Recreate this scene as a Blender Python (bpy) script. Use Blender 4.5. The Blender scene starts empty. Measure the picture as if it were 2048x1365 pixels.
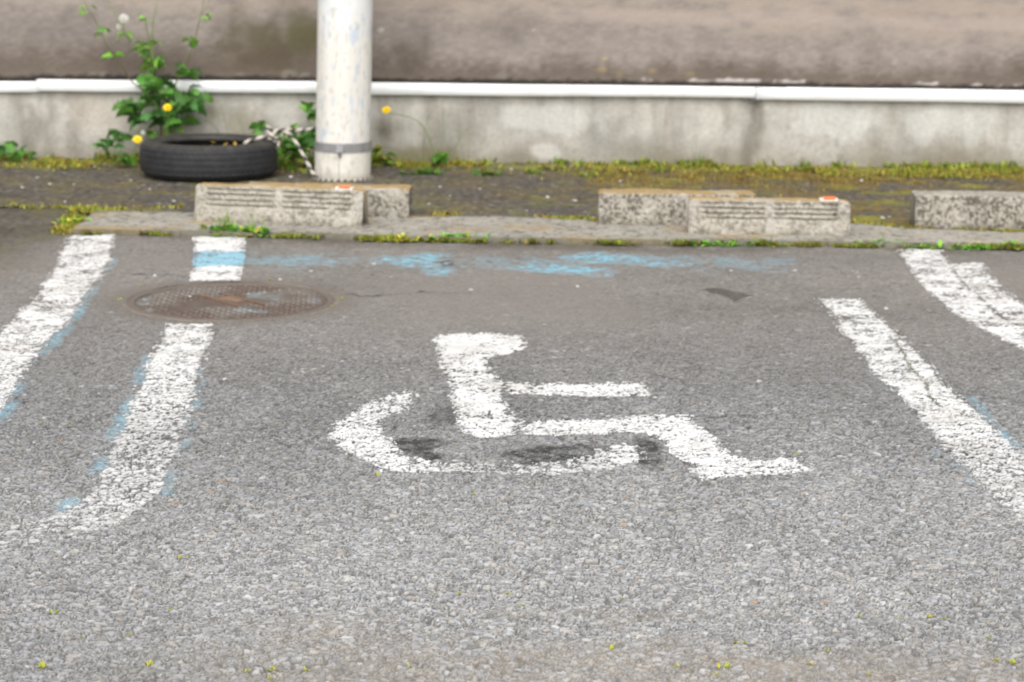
import bpy, math, random
import numpy as np
from mathutils import Vector, Matrix

random.seed(7)
RNG = np.random.default_rng(11)
scene = bpy.context.scene
COL = scene.collection

# ------------------------------------------------------------------ camera
FPX = 4400.0                      # focal length in pixels of a 2048 wide picture
CAM_H = 1.18
PITCH = math.atan((682.5 + 218.0) / FPX)
ROLL = math.radians(0.62)
cp, sp_ = math.cos(PITCH), math.sin(PITCH)
FW = np.array([0.0, cp, -sp_])
R0 = np.array([1.0, 0.0, 0.0]); U0 = np.array([0.0, sp_, cp])
RT = math.cos(ROLL) * R0 + math.sin(ROLL) * U0
UP = -math.sin(ROLL) * R0 + math.cos(ROLL) * U0
CAM = np.array([0.0, 0.0, CAM_H])
cam_data = bpy.data.cameras.new('camera')
cam = bpy.data.objects.new('camera', cam_data)
COL.objects.link(cam)
cam.matrix_world = Matrix(((RT[0], UP[0], -FW[0], CAM[0]), (RT[1], UP[1], -FW[1], CAM[1]),
                           (RT[2], UP[2], -FW[2], CAM[2]), (0, 0, 0, 1)))
cam_data.sensor_width = 36.0
cam_data.lens = FPX / 2048 * 36.0
cam_data.clip_start = 0.05
cam_data.clip_end = 400
cam_data.dof.use_dof = True
cam_data.dof.focus_distance = 4.0
cam_data.dof.aperture_fstop = 6.8
scene.camera = cam

# ------------------------------------------------------------------ world, sun, exposure (bright overcast day)
SUN_EL, SUN_AZ = math.radians(48), math.radians(184)     # behind the photographer
world = bpy.data.worlds.new('World'); scene.world = world
world.use_nodes = True
wn, wl = world.node_tree.nodes, world.node_tree.links
wn.clear()
w_out = wn.new('ShaderNodeOutputWorld'); w_bg = wn.new('ShaderNodeBackground')
w_sky = wn.new('ShaderNodeTexSky'); w_sky.sky_type = 'NISHITA'; w_sky.sun_disc = False
w_sky.sun_elevation = SUN_EL; w_sky.sun_rotation = SUN_AZ
w_sky.air_density = 1.0; w_sky.dust_density = 4.0; w_sky.ozone_density = 1.0
w_hs = wn.new('ShaderNodeHueSaturation'); w_hs.inputs['Saturation'].default_value = 0.22
wl.new(w_sky.outputs[0], w_hs.inputs['Color']); wl.new(w_hs.outputs[0], w_bg.inputs['Color'])
w_bg.inputs['Strength'].default_value = 0.15
wl.new(w_bg.outputs[0], w_out.inputs[0])
sun_data = bpy.data.lights.new('sun', 'SUN'); sun_data.energy = 1.2; sun_data.angle = math.radians(100)
sun_data.color = (1.0, 0.97, 0.92)
sun = bpy.data.objects.new('sun', sun_data); COL.objects.link(sun)
sdir = Vector((math.sin(SUN_AZ) * math.cos(SUN_EL), math.cos(SUN_AZ) * math.cos(SUN_EL), math.sin(SUN_EL)))
sun.rotation_euler = sdir.to_track_quat('Z', 'Y').to_euler()
sun.location = (0, -3, 8)
scene.view_settings.view_transform = 'Standard'
scene.view_settings.look = 'None'
scene.view_settings.exposure = 0.68
scene.view_settings.gamma = 1.0
scene.view_settings.use_curve_mapping = False

# ------------------------------------------------------------------ measuring helpers
def ray(px, py):
    return FW + RT * ((px - 1024.0) / FPX) + UP * ((682.5 - py) / FPX)
def G(px, py, z=0.0):
    """point on the level z seen at photo position px, py"""
    d = ray(px, py); t = (z - CAM_H) / d[2]
    return CAM + d * t
def V(px, py, Y):
    """point on the upright plane y = Y"""
    d = ray(px, py); return CAM + d * (Y / d[1])

# ------------------------------------------------------------------ numeric noise
def _h(ix, iy, seed):
    with np.errstate(over='ignore'):
        h = ix.astype(np.int64).astype(np.uint32) * np.uint32(374761393) + iy.astype(np.int64).astype(np.uint32) * np.uint32(668265263) + np.uint32((seed * 144269504 + 12345) % 4294967291)
        h = (h ^ (h >> np.uint32(13))) * np.uint32(1274126177)
        h = (h ^ (h >> np.uint32(16))) * np.uint32(2246822519)
        h = h ^ (h >> np.uint32(15))
    return (h & np.uint32(0xFFFFFF)).astype(np.float64) / 16777216.0
def vn(x, y, seed=0):
    x = np.asarray(x, float); y = np.asarray(y, float)
    ix = np.floor(x); iy = np.floor(y); fx = x - ix; fy = y - iy
    fx = fx * fx * (3 - 2 * fx); fy = fy * fy * (3 - 2 * fy)
    a = _h(ix, iy, seed); b = _h(ix + 1, iy, seed); c = _h(ix, iy + 1, seed); d = _h(ix + 1, iy + 1, seed)
    return (a * (1 - fx) + b * fx) * (1 - fy) + (c * (1 - fx) + d * fx) * fy
def fbm(x, y, seed=0, octv=4):
    s = 0; a = .5; t = 0
    for k in range(octv):
        s = s + a * vn(x * 2 ** k, y * 2 ** k, seed + k * 17); t += a; a *= .55
    return s / t
def voro(x, y, seed):
    ix = np.floor(x); iy = np.floor(y)
    f1 = np.full(x.shape, 9.0); f2 = np.full(x.shape, 9.0); cid = np.zeros(x.shape)
    for dx in (-1, 0, 1):
        for dy in (-1, 0, 1):
            cx = ix + dx; cy = iy + dy
            px = cx + .5 + .85 * (_h(cx, cy, seed) - .5); py = cy + .5 + .85 * (_h(cx, cy, seed + 1) - .5)
            d = np.sqrt((x - px) ** 2 + (y - py) ** 2)
            r = _h(cx, cy, seed + 2)
            closer = d < f1
            f2 = np.where(closer, f1, np.minimum(f2, d))
            cid = np.where(closer, r, cid)
            f1 = np.where(closer, d, f1)
    return f1, f2, cid
def sst(a, b, v):
    t = np.clip((v - a) / (b - a), 0, 1); return t * t * (3 - 2 * t)
def pip(px, py, poly):
    inside = np.zeros(px.shape, bool); n = len(poly)
    for i in range(n):
        x1, y1 = poly[i][0], poly[i][1]; x2, y2 = poly[(i + 1) % n][0], poly[(i + 1) % n][1]
        if y1 == y2: continue
        c = ((y1 > py) != (y2 > py)) & (px < (x2 - x1) * (py - y1) / (y2 - y1) + x1)
        inside ^= c
    return inside
def seg_dist(px, py, pts):
    d = np.full(px.shape, 9.0)
    for (x1, y1), (x2, y2) in zip(pts[:-1], pts[1:]):
        vx, vy = x2 - x1, y2 - y1; L = vx * vx + vy * vy + 1e-12
        t = np.clip(((px - x1) * vx + (py - y1) * vy) / L, 0, 1)
        d = np.minimum(d, np.hypot(px - x1 - t * vx, py - y1 - t * vy))
    return d
def mixc(a, b, t):
    t = np.asarray(t)[..., None]; return a * (1 - t) + np.asarray(b) * t

# ------------------------------------------------------------------ mesh helpers
def mesh_np(name, verts, quads, cols=None, smooth=False, mat=None, parent=None, link=True):
    verts = np.ascontiguousarray(verts, np.float32); quads = np.ascontiguousarray(quads, np.int32)
    k = quads.shape[1]
    me = bpy.data.meshes.new(name)
    me.vertices.add(len(verts)); me.vertices.foreach_set('co', verts.ravel())
    me.loops.add(quads.size); me.loops.foreach_set('vertex_index', quads.ravel())
    me.polygons.add(len(quads)); me.polygons.foreach_set('loop_start', np.arange(0, quads.size, k, dtype=np.int32))
    me.update(calc_edges=True)
    if smooth: me.polygons.foreach_set('use_smooth', np.ones(len(quads), bool))
    if cols is not None:
        at = me.color_attributes.new('Col', 'FLOAT_COLOR', 'POINT')
        c = np.ones((len(verts), 4), np.float32); c[:, :3] = np.clip(cols, 0, 1)
        at.data.foreach_set('color', c.ravel())
    if mat: me.materials.append(mat)
    if not link: return me
    o = bpy.data.objects.new(name, me); COL.objects.link(o)
    if parent: o.parent = parent
    return o
class MB:
    """collects mixed faces with a colour per vertex"""
    def __init__(s): s.v = []; s.f = []; s.c = []
    def add(s, vs, fs, col):
        b = len(s.v); s.v += [tuple(p) for p in vs]; s.f += [tuple(i + b for i in f) for f in fs]
        if isinstance(col[0], (int, float)): s.c += [tuple(col)] * len(vs)
        else: s.c += [tuple(c) for c in col]
    def box(s, cx, cy, cz, sx, sy, sz, col, rz=0):
        vs = []
        for a in (-1, 1):
            for b in (-1, 1):
                for c in (-1, 1):
                    x, y = a * sx / 2, b * sy / 2
                    vs.append((cx + x * math.cos(rz) - y * math.sin(rz), cy + x * math.sin(rz) + y * math.cos(rz), cz + c * sz / 2))
        s.add(vs, [(0, 1, 3, 2), (4, 6, 7, 5), (0, 4, 5, 1), (2, 3, 7, 6), (0, 2, 6, 4), (1, 5, 7, 3)], col)
    def tube(s, pts, rad, col, n=6, stripe=None, cap=True):
        pts = [Vector(p) for p in pts]; rings = []
        N = len(pts); up = Vector((0.13, 0.27, 0.95))
        L = 0
        vs = []; cs = []
        prev = None
        for i, p in enumerate(pts):
            t = (pts[min(i + 1, N - 1)] - pts[max(i - 1, 0)]).normalized()
            if prev is None:
                a = t.cross(up)
                if a.length < 1e-3: a = t.cross(Vector((1, 0, 0)))
                a.normalize()
            else:
                a = (prev - t * prev.dot(t)).normalized()
            prev = a; b = t.cross(a)
            if i: L += (p - pts[i - 1]).length
            r = rad[i] if isinstance(rad, (list, tuple)) else rad
            for k in range(n):
                an = 2 * math.pi * k / n
                q = p + (a * math.cos(an) + b * math.sin(an)) * r
                vs.append(q)
                cs.append(stripe(L, an) if stripe else (col[i] if not isinstance(col[0], (int, float)) else col))
        fs = [(i * n + k, i * n + (k + 1) % n, (i + 1) * n + (k + 1) % n, (i + 1) * n + k) for i in range(N - 1) for k in range(n)]
        if cap: fs += [tuple(range(n))[::-1], tuple((N - 1) * n + k for k in range(n))]
        s.add(vs, fs, cs)
    def mesh(s, name, mat, smooth=False):
        me = bpy.data.meshes.new(name); me.from_pydata(s.v, [], s.f); me.update()
        at = me.color_attributes.new('Col', 'FLOAT_COLOR', 'POINT')
        at.data.foreach_set('color', np.array([(c[0], c[1], c[2], 1.0) for c in s.c], np.float32).ravel())
        if smooth: me.polygons.foreach_set('use_smooth', np.ones(len(me.polygons), bool))
        me.materials.append(mat); return me
    def build(s, name, mat, parent=None, smooth=False):
        o = bpy.data.objects.new(name, s.mesh(name, mat, smooth)); COL.objects.link(o)
        if parent: o.parent = parent
        return o
def tag(o, label=None, cat=None, group=None, kind=None):
    if label: o['label'] = label
    if cat: o['category'] = cat
    if group: o['group'] = group
    if kind: o['kind'] = kind
    return o
def empty(name, loc, label, cat, group=None, rz=0):
    o = bpy.data.objects.new(name, None); COL.objects.link(o); o.location = loc; o.rotation_euler = (0, 0, rz)
    o.empty_display_size = .05
    return tag(o, label, cat, group)
def copy_tree(src, parent=None):
    c = src.copy(); COL.objects.link(c)
    if parent: c.parent = parent
    for ch in list(src.children): copy_tree(ch, c)
    return c

# ------------------------------------------------------------------ materials
def mat_attr(name, rough=.85, var=.25, vscale=60.0, bump=0.0, bscale=200.0, spec=.3, trans=0.0, objrand=0.0, detail=4.0):
    m = bpy.data.materials.new(name); m.use_nodes = True
    n, l = m.node_tree.nodes, m.node_tree.links
    b = n['Principled BSDF']; b.inputs['Roughness'].default_value = rough
    b.inputs['Specular IOR Level'].default_value = spec
    at = n.new('ShaderNodeAttribute'); at.attribute_name = 'Col'
    tc = n.new('ShaderNodeTexCoord')
    col = at.outputs['Color']
    if var > 0:
        nz = n.new('ShaderNodeTexNoise'); nz.inputs['Scale'].default_value = vscale; nz.inputs['Detail'].default_value = detail
        l.new(tc.outputs['Object'], nz.inputs['Vector'])
        mr = n.new('ShaderNodeMapRange'); mr.inputs['From Min'].default_value = .25; mr.inputs['From Max'].default_value = .75
        mr.inputs['To Min'].default_value = 1 - var; mr.inputs['To Max'].default_value = 1 + var
        l.new(nz.outputs['Fac'], mr.inputs['Value'])
        mx = n.new('ShaderNodeVectorMath'); mx.operation = 'SCALE'
        l.new(col, mx.inputs[0]); l.new(mr.outputs[0], mx.inputs['Scale']); col = mx.outputs[0]
    if objrand > 0:
        oi = n.new('ShaderNodeObjectInfo'); hs = n.new('ShaderNodeHueSaturation')
        m1 = n.new('ShaderNodeMapRange'); m1.inputs['To Min'].default_value = 1 - objrand; m1.inputs['To Max'].default_value = 1 + objrand
        l.new(oi.outputs['Random'], m1.inputs['Value']); l.new(m1.outputs[0], hs.inputs['Value'])
        m2 = n.new('ShaderNodeMapRange'); m2.inputs['To Min'].default_value = .5 - .04 * objrand; m2.inputs['To Max'].default_value = .5 + .04 * objrand
        l.new(oi.outputs['Random'], m2.inputs['Value']); l.new(m2.outputs[0], hs.inputs['Hue'])
        l.new(col, hs.inputs['Color']); col = hs.outputs[0]
    l.new(col, b.inputs['Base Color'])
    if trans > 0:
        tr = n.new('ShaderNodeBsdfTranslucent'); l.new(col, tr.inputs['Color'])
        ms = n.new('ShaderNodeMixShader'); ms.inputs[0].default_value = trans
        l.new(b.outputs[0], ms.inputs[1]); l.new(tr.outputs[0], ms.inputs[2]); l.new(ms.outputs[0], n['Material Output'].inputs[0])
    if bump > 0:
        bz = n.new('ShaderNodeTexNoise'); bz.inputs['Scale'].default_value = bscale; bz.inputs['Detail'].default_value = 5
        l.new(tc.outputs['Object'], bz.inputs['Vector'])
        bp = n.new('ShaderNodeBump'); bp.inputs['Strength'].default_value = bump; bp.inputs['Distance'].default_value = .004
        l.new(bz.outputs['Fac'], bp.inputs['Height']); l.new(bp.outputs[0], b.inputs['Normal'])
    return m
M_ASPH = mat_attr('asphalt', .9, .16, 420, .25, 700, .2)
M_PAINT = mat_attr('road_paint', .75, .06, 120, .1, 500, .3)
M_CONC = mat_attr('weathered_concrete', .92, .2, 90, .5, 260, .2)
M_STUCCO = mat_attr('rough_render', .95, .10, 160, .35, 220, .15)
M_FOUND = mat_attr('foundation_concrete', .9, .12, 60, .25, 180, .2)
M_WHITE = mat_attr('white_painted_metal', .5, .04, 12, 0, 10, .4)
M_POLE = mat_attr('cream_paint', .55, .04, 20, .06, 60, .4)
M_BAND = mat_attr('grey_steel_strap', .38, .12, 30, .05, 90, .5)
M_RUB = mat_attr('dusty_rubber', .62, .22, 25, .15, 120, .35)
M_ROPE = mat_attr('rope_fibre', .9, .15, 300, .2, 900, .2)
M_IRON = mat_attr('rusty_iron', .75, .25, 90, .3, 300, .35)
M_LEAF = mat_attr('leaf', .5, .2, 70, .15, 120, .35, .28, .25)
M_STEM = mat_attr('plant_stem', .6, .15, 60, 0, 10, .3)
M_MOSS = mat_attr('moss', .85, .2, 150, 0, 10, .2, .25)
M_PETAL = mat_attr('petal', .6, .08, 200, 0, 10, .2, .15)
M_FLUFF = mat_attr('seed_fluff', .9, .05, 200, 0, 10, .1, .2)
M_STONE = mat_attr('pebble_stone', .85, .15, 120, .1, 200, .25, 0, .2)
M_REFL = mat_attr('orange_plastic', .35, .08, 60, 0, 10, .5)
M_WET = mat_attr('wet_asphalt', .45, .15, 300, .2, 500, .4)

# ================================================================== SETTING
# key lines measured on the place
kf_px = [(-1600, 455), (-420, 466), (130, 470), (400, 474), (700, 480), (960, 487), (1300, 491), (1500, 492), (1800, 497), (2048, 499), (2500, 503), (3600, 512)]
KF = np.array([G(x, y)[:2] for x, y in kf_px])               # front edge of the kerb strip
def kerb_y(x): return np.interp(x, KF[:, 0], KF[:, 1])
WA = G(0, 323); WB = G(2048, 345)
wslope = (WB[1] - WA[1]) / (WB[0] - WA[0])
def wall_y(x): return WA[1] + (x - WA[0]) * wslope
KX0 = G(140, 469)[0]                                          # the strip's free end
mh_c = G(463, 603)[:2]
MH_R = .5 * np.hypot(*(G(681, 603)[:2] - G(245, 603)[:2]))
VERGE_L = G(40, 418)[1]

# far sheet of ground
gn = 60
gx = np.linspace(-60, 60, gn); gy = np.linspace(-60, 60, gn)
GX, GY = np.meshgrid(gx, gy)
gv = np.stack([GX, GY, np.full_like(GX, -.022)], -1).reshape(-1, 3)
def grid_quads(nr, nc):
    i = np.arange(nr - 1)[:, None] * nc + np.arange(nc - 1)[None, :]
    return np.stack([i, i + 1, i + nc + 1, i + nc], -1).reshape(-1, 4)
m_far = bpy.data.materials.new('far_asphalt'); m_far.use_nodes = True
fn, fl = m_far.node_tree.nodes, m_far.node_tree.links
fvo = fn.new('ShaderNodeTexVoronoi'); fvo.inputs['Scale'].default_value = 90
ftc = fn.new('ShaderNodeTexCoord'); fl.new(ftc.outputs['Object'], fvo.inputs['Vector'])
frp = fn.new('ShaderNodeValToRGB'); frp.color_ramp.elements[0].color = (.10, .098, .094, 1); frp.color_ramp.elements[1].color = (.28, .275, .265, 1)
fsep = fn.new('ShaderNodeSeparateColor'); fl.new(fvo.outputs['Color'], fsep.inputs[0]); fl.new(fsep.outputs[0], frp.inputs[0])
fl.new(frp.outputs[0], fn['Principled BSDF'].inputs['Base Color']); fn['Principled BSDF'].inputs['Roughness'].default_value = .9
fbp = fn.new('ShaderNodeBump'); fbp.inputs['Strength'].default_value = .6; fbp.inputs['Distance'].default_value = .004
fl.new(fvo.outputs['Distance'], fbp.inputs['Height']); fl.new(fbp.outputs[0], fn['Principled BSDF'].inputs['Normal'])
tag(mesh_np('ground', gv, grid_quads(gn, gn), mat=m_far), kind='structure')

# ---- the parking lot: every stone of the worn surface is relief
NY, NC, NS = 1020, 820, 110
NX = NC + 2 * NS                                            # fine in the middle, coarser towards both sides
Y0, Y1 = 3.0, 8.35
yy = Y0 * (Y1 / Y0) ** np.linspace(0, 1, NY)
uu = np.linspace(-1, 1, NC); XMAX = 5.2
Yg = np.repeat(yy[:, None], NX, 1)
hwid = yy[:, None] * .2327 * 1.12 + .10
side_t = (np.arange(1, NS + 1) / NS)[None, :] ** 1.5
side = hwid + (XMAX - hwid) * side_t
Xg = np.concatenate([-side[:, ::-1], uu[None, :] * hwid, side], 1)
near = sst(6.6, 3.6, Yg)                                       # fresh stones near, silted up towards the kerb
wx = (vn(Xg * 60, Yg * 60, 91) - .5) * .012 + (vn(Xg * 210, Yg * 210, 93) - .5) * .0055
wy = (vn(Xg * 60, Yg * 60, 92) - .5) * .012 + (vn(Xg * 210, Yg * 210, 94) - .5) * .0055
b1, b2, bid = voro((Xg + wx) / .0120, (Yg + wy) / .0120, 3)
s1, s2, sid = voro((Xg + wx * .7) / .0058, (Yg + wy * .7) / .0058, 31)
bprof = sst(.0, .20, b2 - b1); sprof = sst(.0, .28, s2 - s1)
bigst = (bid > .60)
slope_a = (np.where(bigst, bid, sid) * 613 % 1) * 2 * np.pi
tilt = np.cos(slope_a) * (vn(Xg * 110, Yg * 110, 77) - .5) * .0026
Hs = np.where(bigst, bprof * (.0019 + .0019 * ((bid - .60) / .40) + tilt), sprof * (.0006 + .0021 * sid + tilt * .6))
Hs = Hs + (vn(Xg * 330, Yg * 330, 5) - .5) * .0009
silt = np.clip(sst(.42, .62, fbm(Xg * 3.1, Yg * 3.1, 61)) * sst(5.2, 7.0, Yg), 0, 1)
# dusty hollow at the very front
dirt = sst(.47, .60, fbm(Xg * 4 + 3.3, Yg * 7, 47, 5)) * sst(3.58, 3.36, Yg) * sst(-.55, -.1, Xg) * sst(.75, .35, Xg)
dirt = np.maximum(dirt, .6 * sst(3.44, 3.28, Yg + (fbm(Xg * 4, Yg * 4, 49, 4) - .5) * .22) * sst(-.75, -.2, Xg))
dirt = np.maximum(dirt, .45 * sst(.52, .68, fbm(Xg * 3 + 9, Yg * 5, 48, 5)) * sst(3.7, 3.35, Yg))
fill = .0011 * dirt
Base = (fbm(Xg * 2.2, Yg * 2.2, 8, 4) - .5) * .012 + (vn(Xg * 14, Yg * 14, 9) - .5) * .0022
amp = .58 + .92 * near
Hs = np.maximum(Hs * amp, fill * 1.6)
# cracks
crack_px = [[(690, 588), (740, 594), (800, 590), (850, 584), (930, 588)],
            [(250, 548), (300, 550), (372, 553)],
            [(1410, 838), (1470, 832), (1530, 835)]]
crk = np.zeros_like(Xg)
for cpx in crack_px:
    pts = [tuple(G(x, y)[:2]) for x, y in cpx]
    d = seg_dist(Xg + (vn(Xg * 40, Yg * 40, 3) - .5) * .02, Yg + (vn(Xg * 40, Yg * 40, 4) - .5) * .03, pts)
    crk = np.maximum(crk, sst(.011, .004, d) * .8)
pit = sst(.70, .80, vn(Xg * 120, Yg * 95, 13)) * sst(.35, .6, fbm(Xg * 9, Yg * 9, 14, 3))
Hs = Hs - crk * .004 - pit * .0024 * amp
Zg = Base + Hs
# stone colours
key_ = np.where(bigst, bid * 7919 % 1, sid * 7919 % 1)
key2 = np.where(bigst, bid * 3571 % 1, sid * 3571 % 1)
g = .222 + .14 * key2 + .05 * (vn(Xg * 300, Yg * 300, 23) - .5) + .05 * (fbm(Xg * 90, Yg * 90, 24, 3) - .5)
rare = key_
g = np.where(rare > .965, g * 1.28, g); g = np.where(rare < .10, g * .64, g)
stone = np.stack([g, g, g * .99], -1)
warm = (rare > .40) & (rare < .52)
stone = np.where(warm[..., None], stone * np.array([1.05, .99, .91]), stone)
cool = (rare > .62) & (rare < .70)
stone = np.where(cool[..., None], stone * np.array([.95, .98, 1.04]), stone)
tan = (rare > .935) & (rare < .9362)
stone = np.where(tan[..., None], np.array([.34, .23, .15]), stone)
prof = np.where(bigst, bprof, sprof)
binder = np.stack([.078 + 0 * g, .075 + 0 * g, .070 + 0 * g], -1)
prof = prof * (1 - .6 * pit)
ac = binder * (1 - prof[..., None]) + stone * prof[..., None]
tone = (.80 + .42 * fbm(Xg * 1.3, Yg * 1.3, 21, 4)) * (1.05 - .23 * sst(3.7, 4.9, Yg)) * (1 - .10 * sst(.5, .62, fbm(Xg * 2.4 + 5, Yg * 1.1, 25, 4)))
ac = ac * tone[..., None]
# far part: finer, browner, darker surface
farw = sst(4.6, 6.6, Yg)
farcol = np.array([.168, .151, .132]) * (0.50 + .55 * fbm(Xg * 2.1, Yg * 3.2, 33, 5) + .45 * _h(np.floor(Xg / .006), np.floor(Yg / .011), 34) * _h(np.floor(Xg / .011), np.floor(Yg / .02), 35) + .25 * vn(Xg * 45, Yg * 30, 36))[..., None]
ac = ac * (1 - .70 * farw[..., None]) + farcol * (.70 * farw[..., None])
fleck = (np.where(bigst, bid, sid) * 1777 % 1)
ac = np.where(((fleck > .985) & (Yg > 4.5))[..., None], ac * 1.55, ac)
ac = np.where(((fleck < .03) & (Yg > 4.5))[..., None], ac * .62, ac)
# worn pale film round the upper part of the bay, by the manhole and the blue smears
bay = sst(.5, .66, fbm(Xg * 1.7, Yg * 2.0, 39, 4) + .22 * sst(.9, .1, np.abs(Xg - .05)) - .05) * sst(5.5, 6.3, Yg) * sst(7.4, 6.9, Yg)
ac = mixc(ac, np.array([.185, .168, .150]), .55 * bay)
ac = mixc(ac, np.array([.27, .235, .19]), np.clip(dirt * .75, 0, .7) * (1 - .75 * np.where(bigst, bprof, 0)))
ac = mixc(ac, np.array([.02, .019, .018]), crk * .8)
# moss and brown dust along the kerb and on the lot beside the strip's end
kd = kerb_y(Xg) - Yg
ac = mixc(ac, np.array([.075, .062, .045]), .75 * sst(.22, .0, kd) * sst(.3, .65, fbm(Xg * 5, Yg * 5, 52)))
leftlot = sst(KX0 + .15, KX0 - .25, Xg) * sst(6.2, 7.4, Yg)
ac = mixc(ac, np.array([.075, .064, .050]) * (.5 + 1.0 * vn(Xg * 60, Yg * 40, 66))[..., None], .82 * leftlot)
ac = mixc(ac, np.array([.11, .105, .045]), .5 * leftlot * sst(.5, .7, fbm(Xg * 7, Yg * 4, 55)))
inman = np.hypot(Xg - mh_c[0], Yg - mh_c[1])
ac = mixc(ac, np.array([.135, .118, .10]), .6 * sst(MH_R + .10, MH_R + .01, inman))
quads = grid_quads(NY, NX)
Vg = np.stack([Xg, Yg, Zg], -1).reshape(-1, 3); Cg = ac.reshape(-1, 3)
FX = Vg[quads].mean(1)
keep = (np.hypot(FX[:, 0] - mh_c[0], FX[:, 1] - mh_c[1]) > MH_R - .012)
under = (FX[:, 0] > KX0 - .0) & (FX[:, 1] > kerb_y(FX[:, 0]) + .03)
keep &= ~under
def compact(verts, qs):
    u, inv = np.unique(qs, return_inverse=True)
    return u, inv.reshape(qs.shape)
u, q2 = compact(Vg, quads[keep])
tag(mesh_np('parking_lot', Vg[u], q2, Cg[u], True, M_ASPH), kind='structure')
Hflat = Hs.reshape(-1); Bflat = Base.reshape(-1)
fh = Hflat[quads].mean(1) / .0032

# ---- verge between the strip and the wall
VNX, VNY = 1100, 230
vx = np.linspace(-5.0, 5.0, VNX); vt = np.linspace(0, 1, VNY)
VX = np.repeat(vx[None, :], VNY, 0)
kb_px = [(-1600, 412), (-500, 418), (120, 419), (185, 421), (400, 424), (820, 431), (1000, 432), (1190, 440), (1700, 445), (1830, 457), (2048, 462), (2500, 470), (3600, 482)]
KB = np.array([G(x, y, .018)[:2] for x, y in kb_px])
def kerb_back(x): return np.interp(x, KB[:, 0], KB[:, 1])
vs0 = kerb_back(VX) - .05; vs0 = np.where(VX < KX0 + .06, VERGE_L, vs0)
VY = vs0 + (wall_y(VX) + .02 - vs0) * vt[:, None]
w1, w2, wid = voro(VX / .011, VY / .014, 201)
VZ = .004 + sst(0, .4, w2 - w1) * (.0008 + .0022 * wid) + (fbm(VX * 6, VY * 6, 205) - .5) * .008
VZ += .012 * sst(.22, .0, wall_y(VX) - VY)
wg = .035 + .065 * wid
vc = np.stack([wg * 1.12, wg, wg * .84], -1)
vc = np.where((wid * 7919 % 1 > .988)[..., None], np.array([.25, .24, .21]), vc)
wd = wall_y(VX) - VY
xr = sst(-.2, 1.2, VX)
h1_ = wid * 4177 % 1; h2_ = vn(VX * 70, VY * 45, 209)
mm = sst(.40, .60, fbm(VX * 5, VY * 6, 207, 5) + .16 * sst(.45, .05, wd) + .10 * xr - .06)
vc = mixc(vc, np.array([.135, .098, .030]), .8 * mm * (.45 + .55 * xr) * (.35 + .65 * sst(.25, .6, h2_)))
m2 = sst(.5, .64, fbm(VX * 9 + 4, VY * 9, 208, 5) + .2 * sst(.3, .0, wd) - .06)
vc = mixc(vc, np.array([.17, .17, .030]), .7 * m2 * (.35 + .65 * np.maximum(xr, sst(.3, .1, wd))))
vc = vc * (.55 + .55 * h1_ + .45 * h2_)[..., None]
vq = grid_quads(VNY, VNX)
tag(mesh_np('verge', np.stack([VX, VY, VZ], -1).reshape(-1, 3), vq, vc.reshape(-1, 3), True, M_ASPH), kind='structure')

# ---- concrete strip the wheel stops stand on
SNX, SNY = 1000, 36
x_end = 5.0
st = np.linspace(0, 1, SNX); sx_f = KX0 + (x_end - KX0) * st
x_back0 = G(188, 421, .018)[0]
sx_b = x_back0 + (x_end - x_back0) * st
rows = np.linspace(0, 1, SNY)[:, None]
SX = sx_f[None, :] * (1 - rows) + sx_b[None, :] * rows
SYf = kerb_y(sx_f)[None, :] + (vn(sx_f * 14, 0 * sx_f, 71) - .5)[None, :] * .012; SYb = kerb_back(sx_b)[None, :] + (vn(sx_b * 9, 0 * sx_b, 72) - .5)[None, :] * .02
SY = SYf * (1 - rows) + SYb * rows
SZ = .018 + (fbm(SX * 25, SY * 25, 73, 5) - .5) * .007 + (fbm(SX * 3, SY * 3, 74) - .5) * .008 + 0 * SY
s1c, s2c, sidc = voro(SX / .011, SY / .011, 75)
sg = .285 + .10 * (fbm(SX * 6, SY * 9, 76, 5) - .5) + .07 * (sidc - .5)
sc_ = np.stack([sg, sg * .935, sg * .80], -1)
sc_ = mixc(sc_, np.array([.07, .065, .055]), .75 * sst(.58, .72, fbm(SX * 55, SY * 55, 78, 3)))
sc_ = mixc(sc_, np.array([.30, .20, .075]), .55 * sst(.60, .70, fbm(SX * 5 + 2, SY * 12, 79, 4)))
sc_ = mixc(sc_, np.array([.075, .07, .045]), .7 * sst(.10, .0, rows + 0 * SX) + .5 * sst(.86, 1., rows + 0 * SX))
sv = np.stack([SX, SY, SZ], -1)
fr = sv[0].copy(); fr[:, 2] = -.02; bk = sv[-1].copy(); bk[:, 2] = -.02
full = np.concatenate([fr[None], sv, bk[None]], 0); full[:, 0, 2] = -.02
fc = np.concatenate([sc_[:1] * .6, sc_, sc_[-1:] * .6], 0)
tag(mesh_np('kerb_strip', full.reshape(-1, 3), grid_quads(SNY + 2, SNX), fc.reshape(-1, 3), True, M_CONC), kind='structure')

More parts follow.
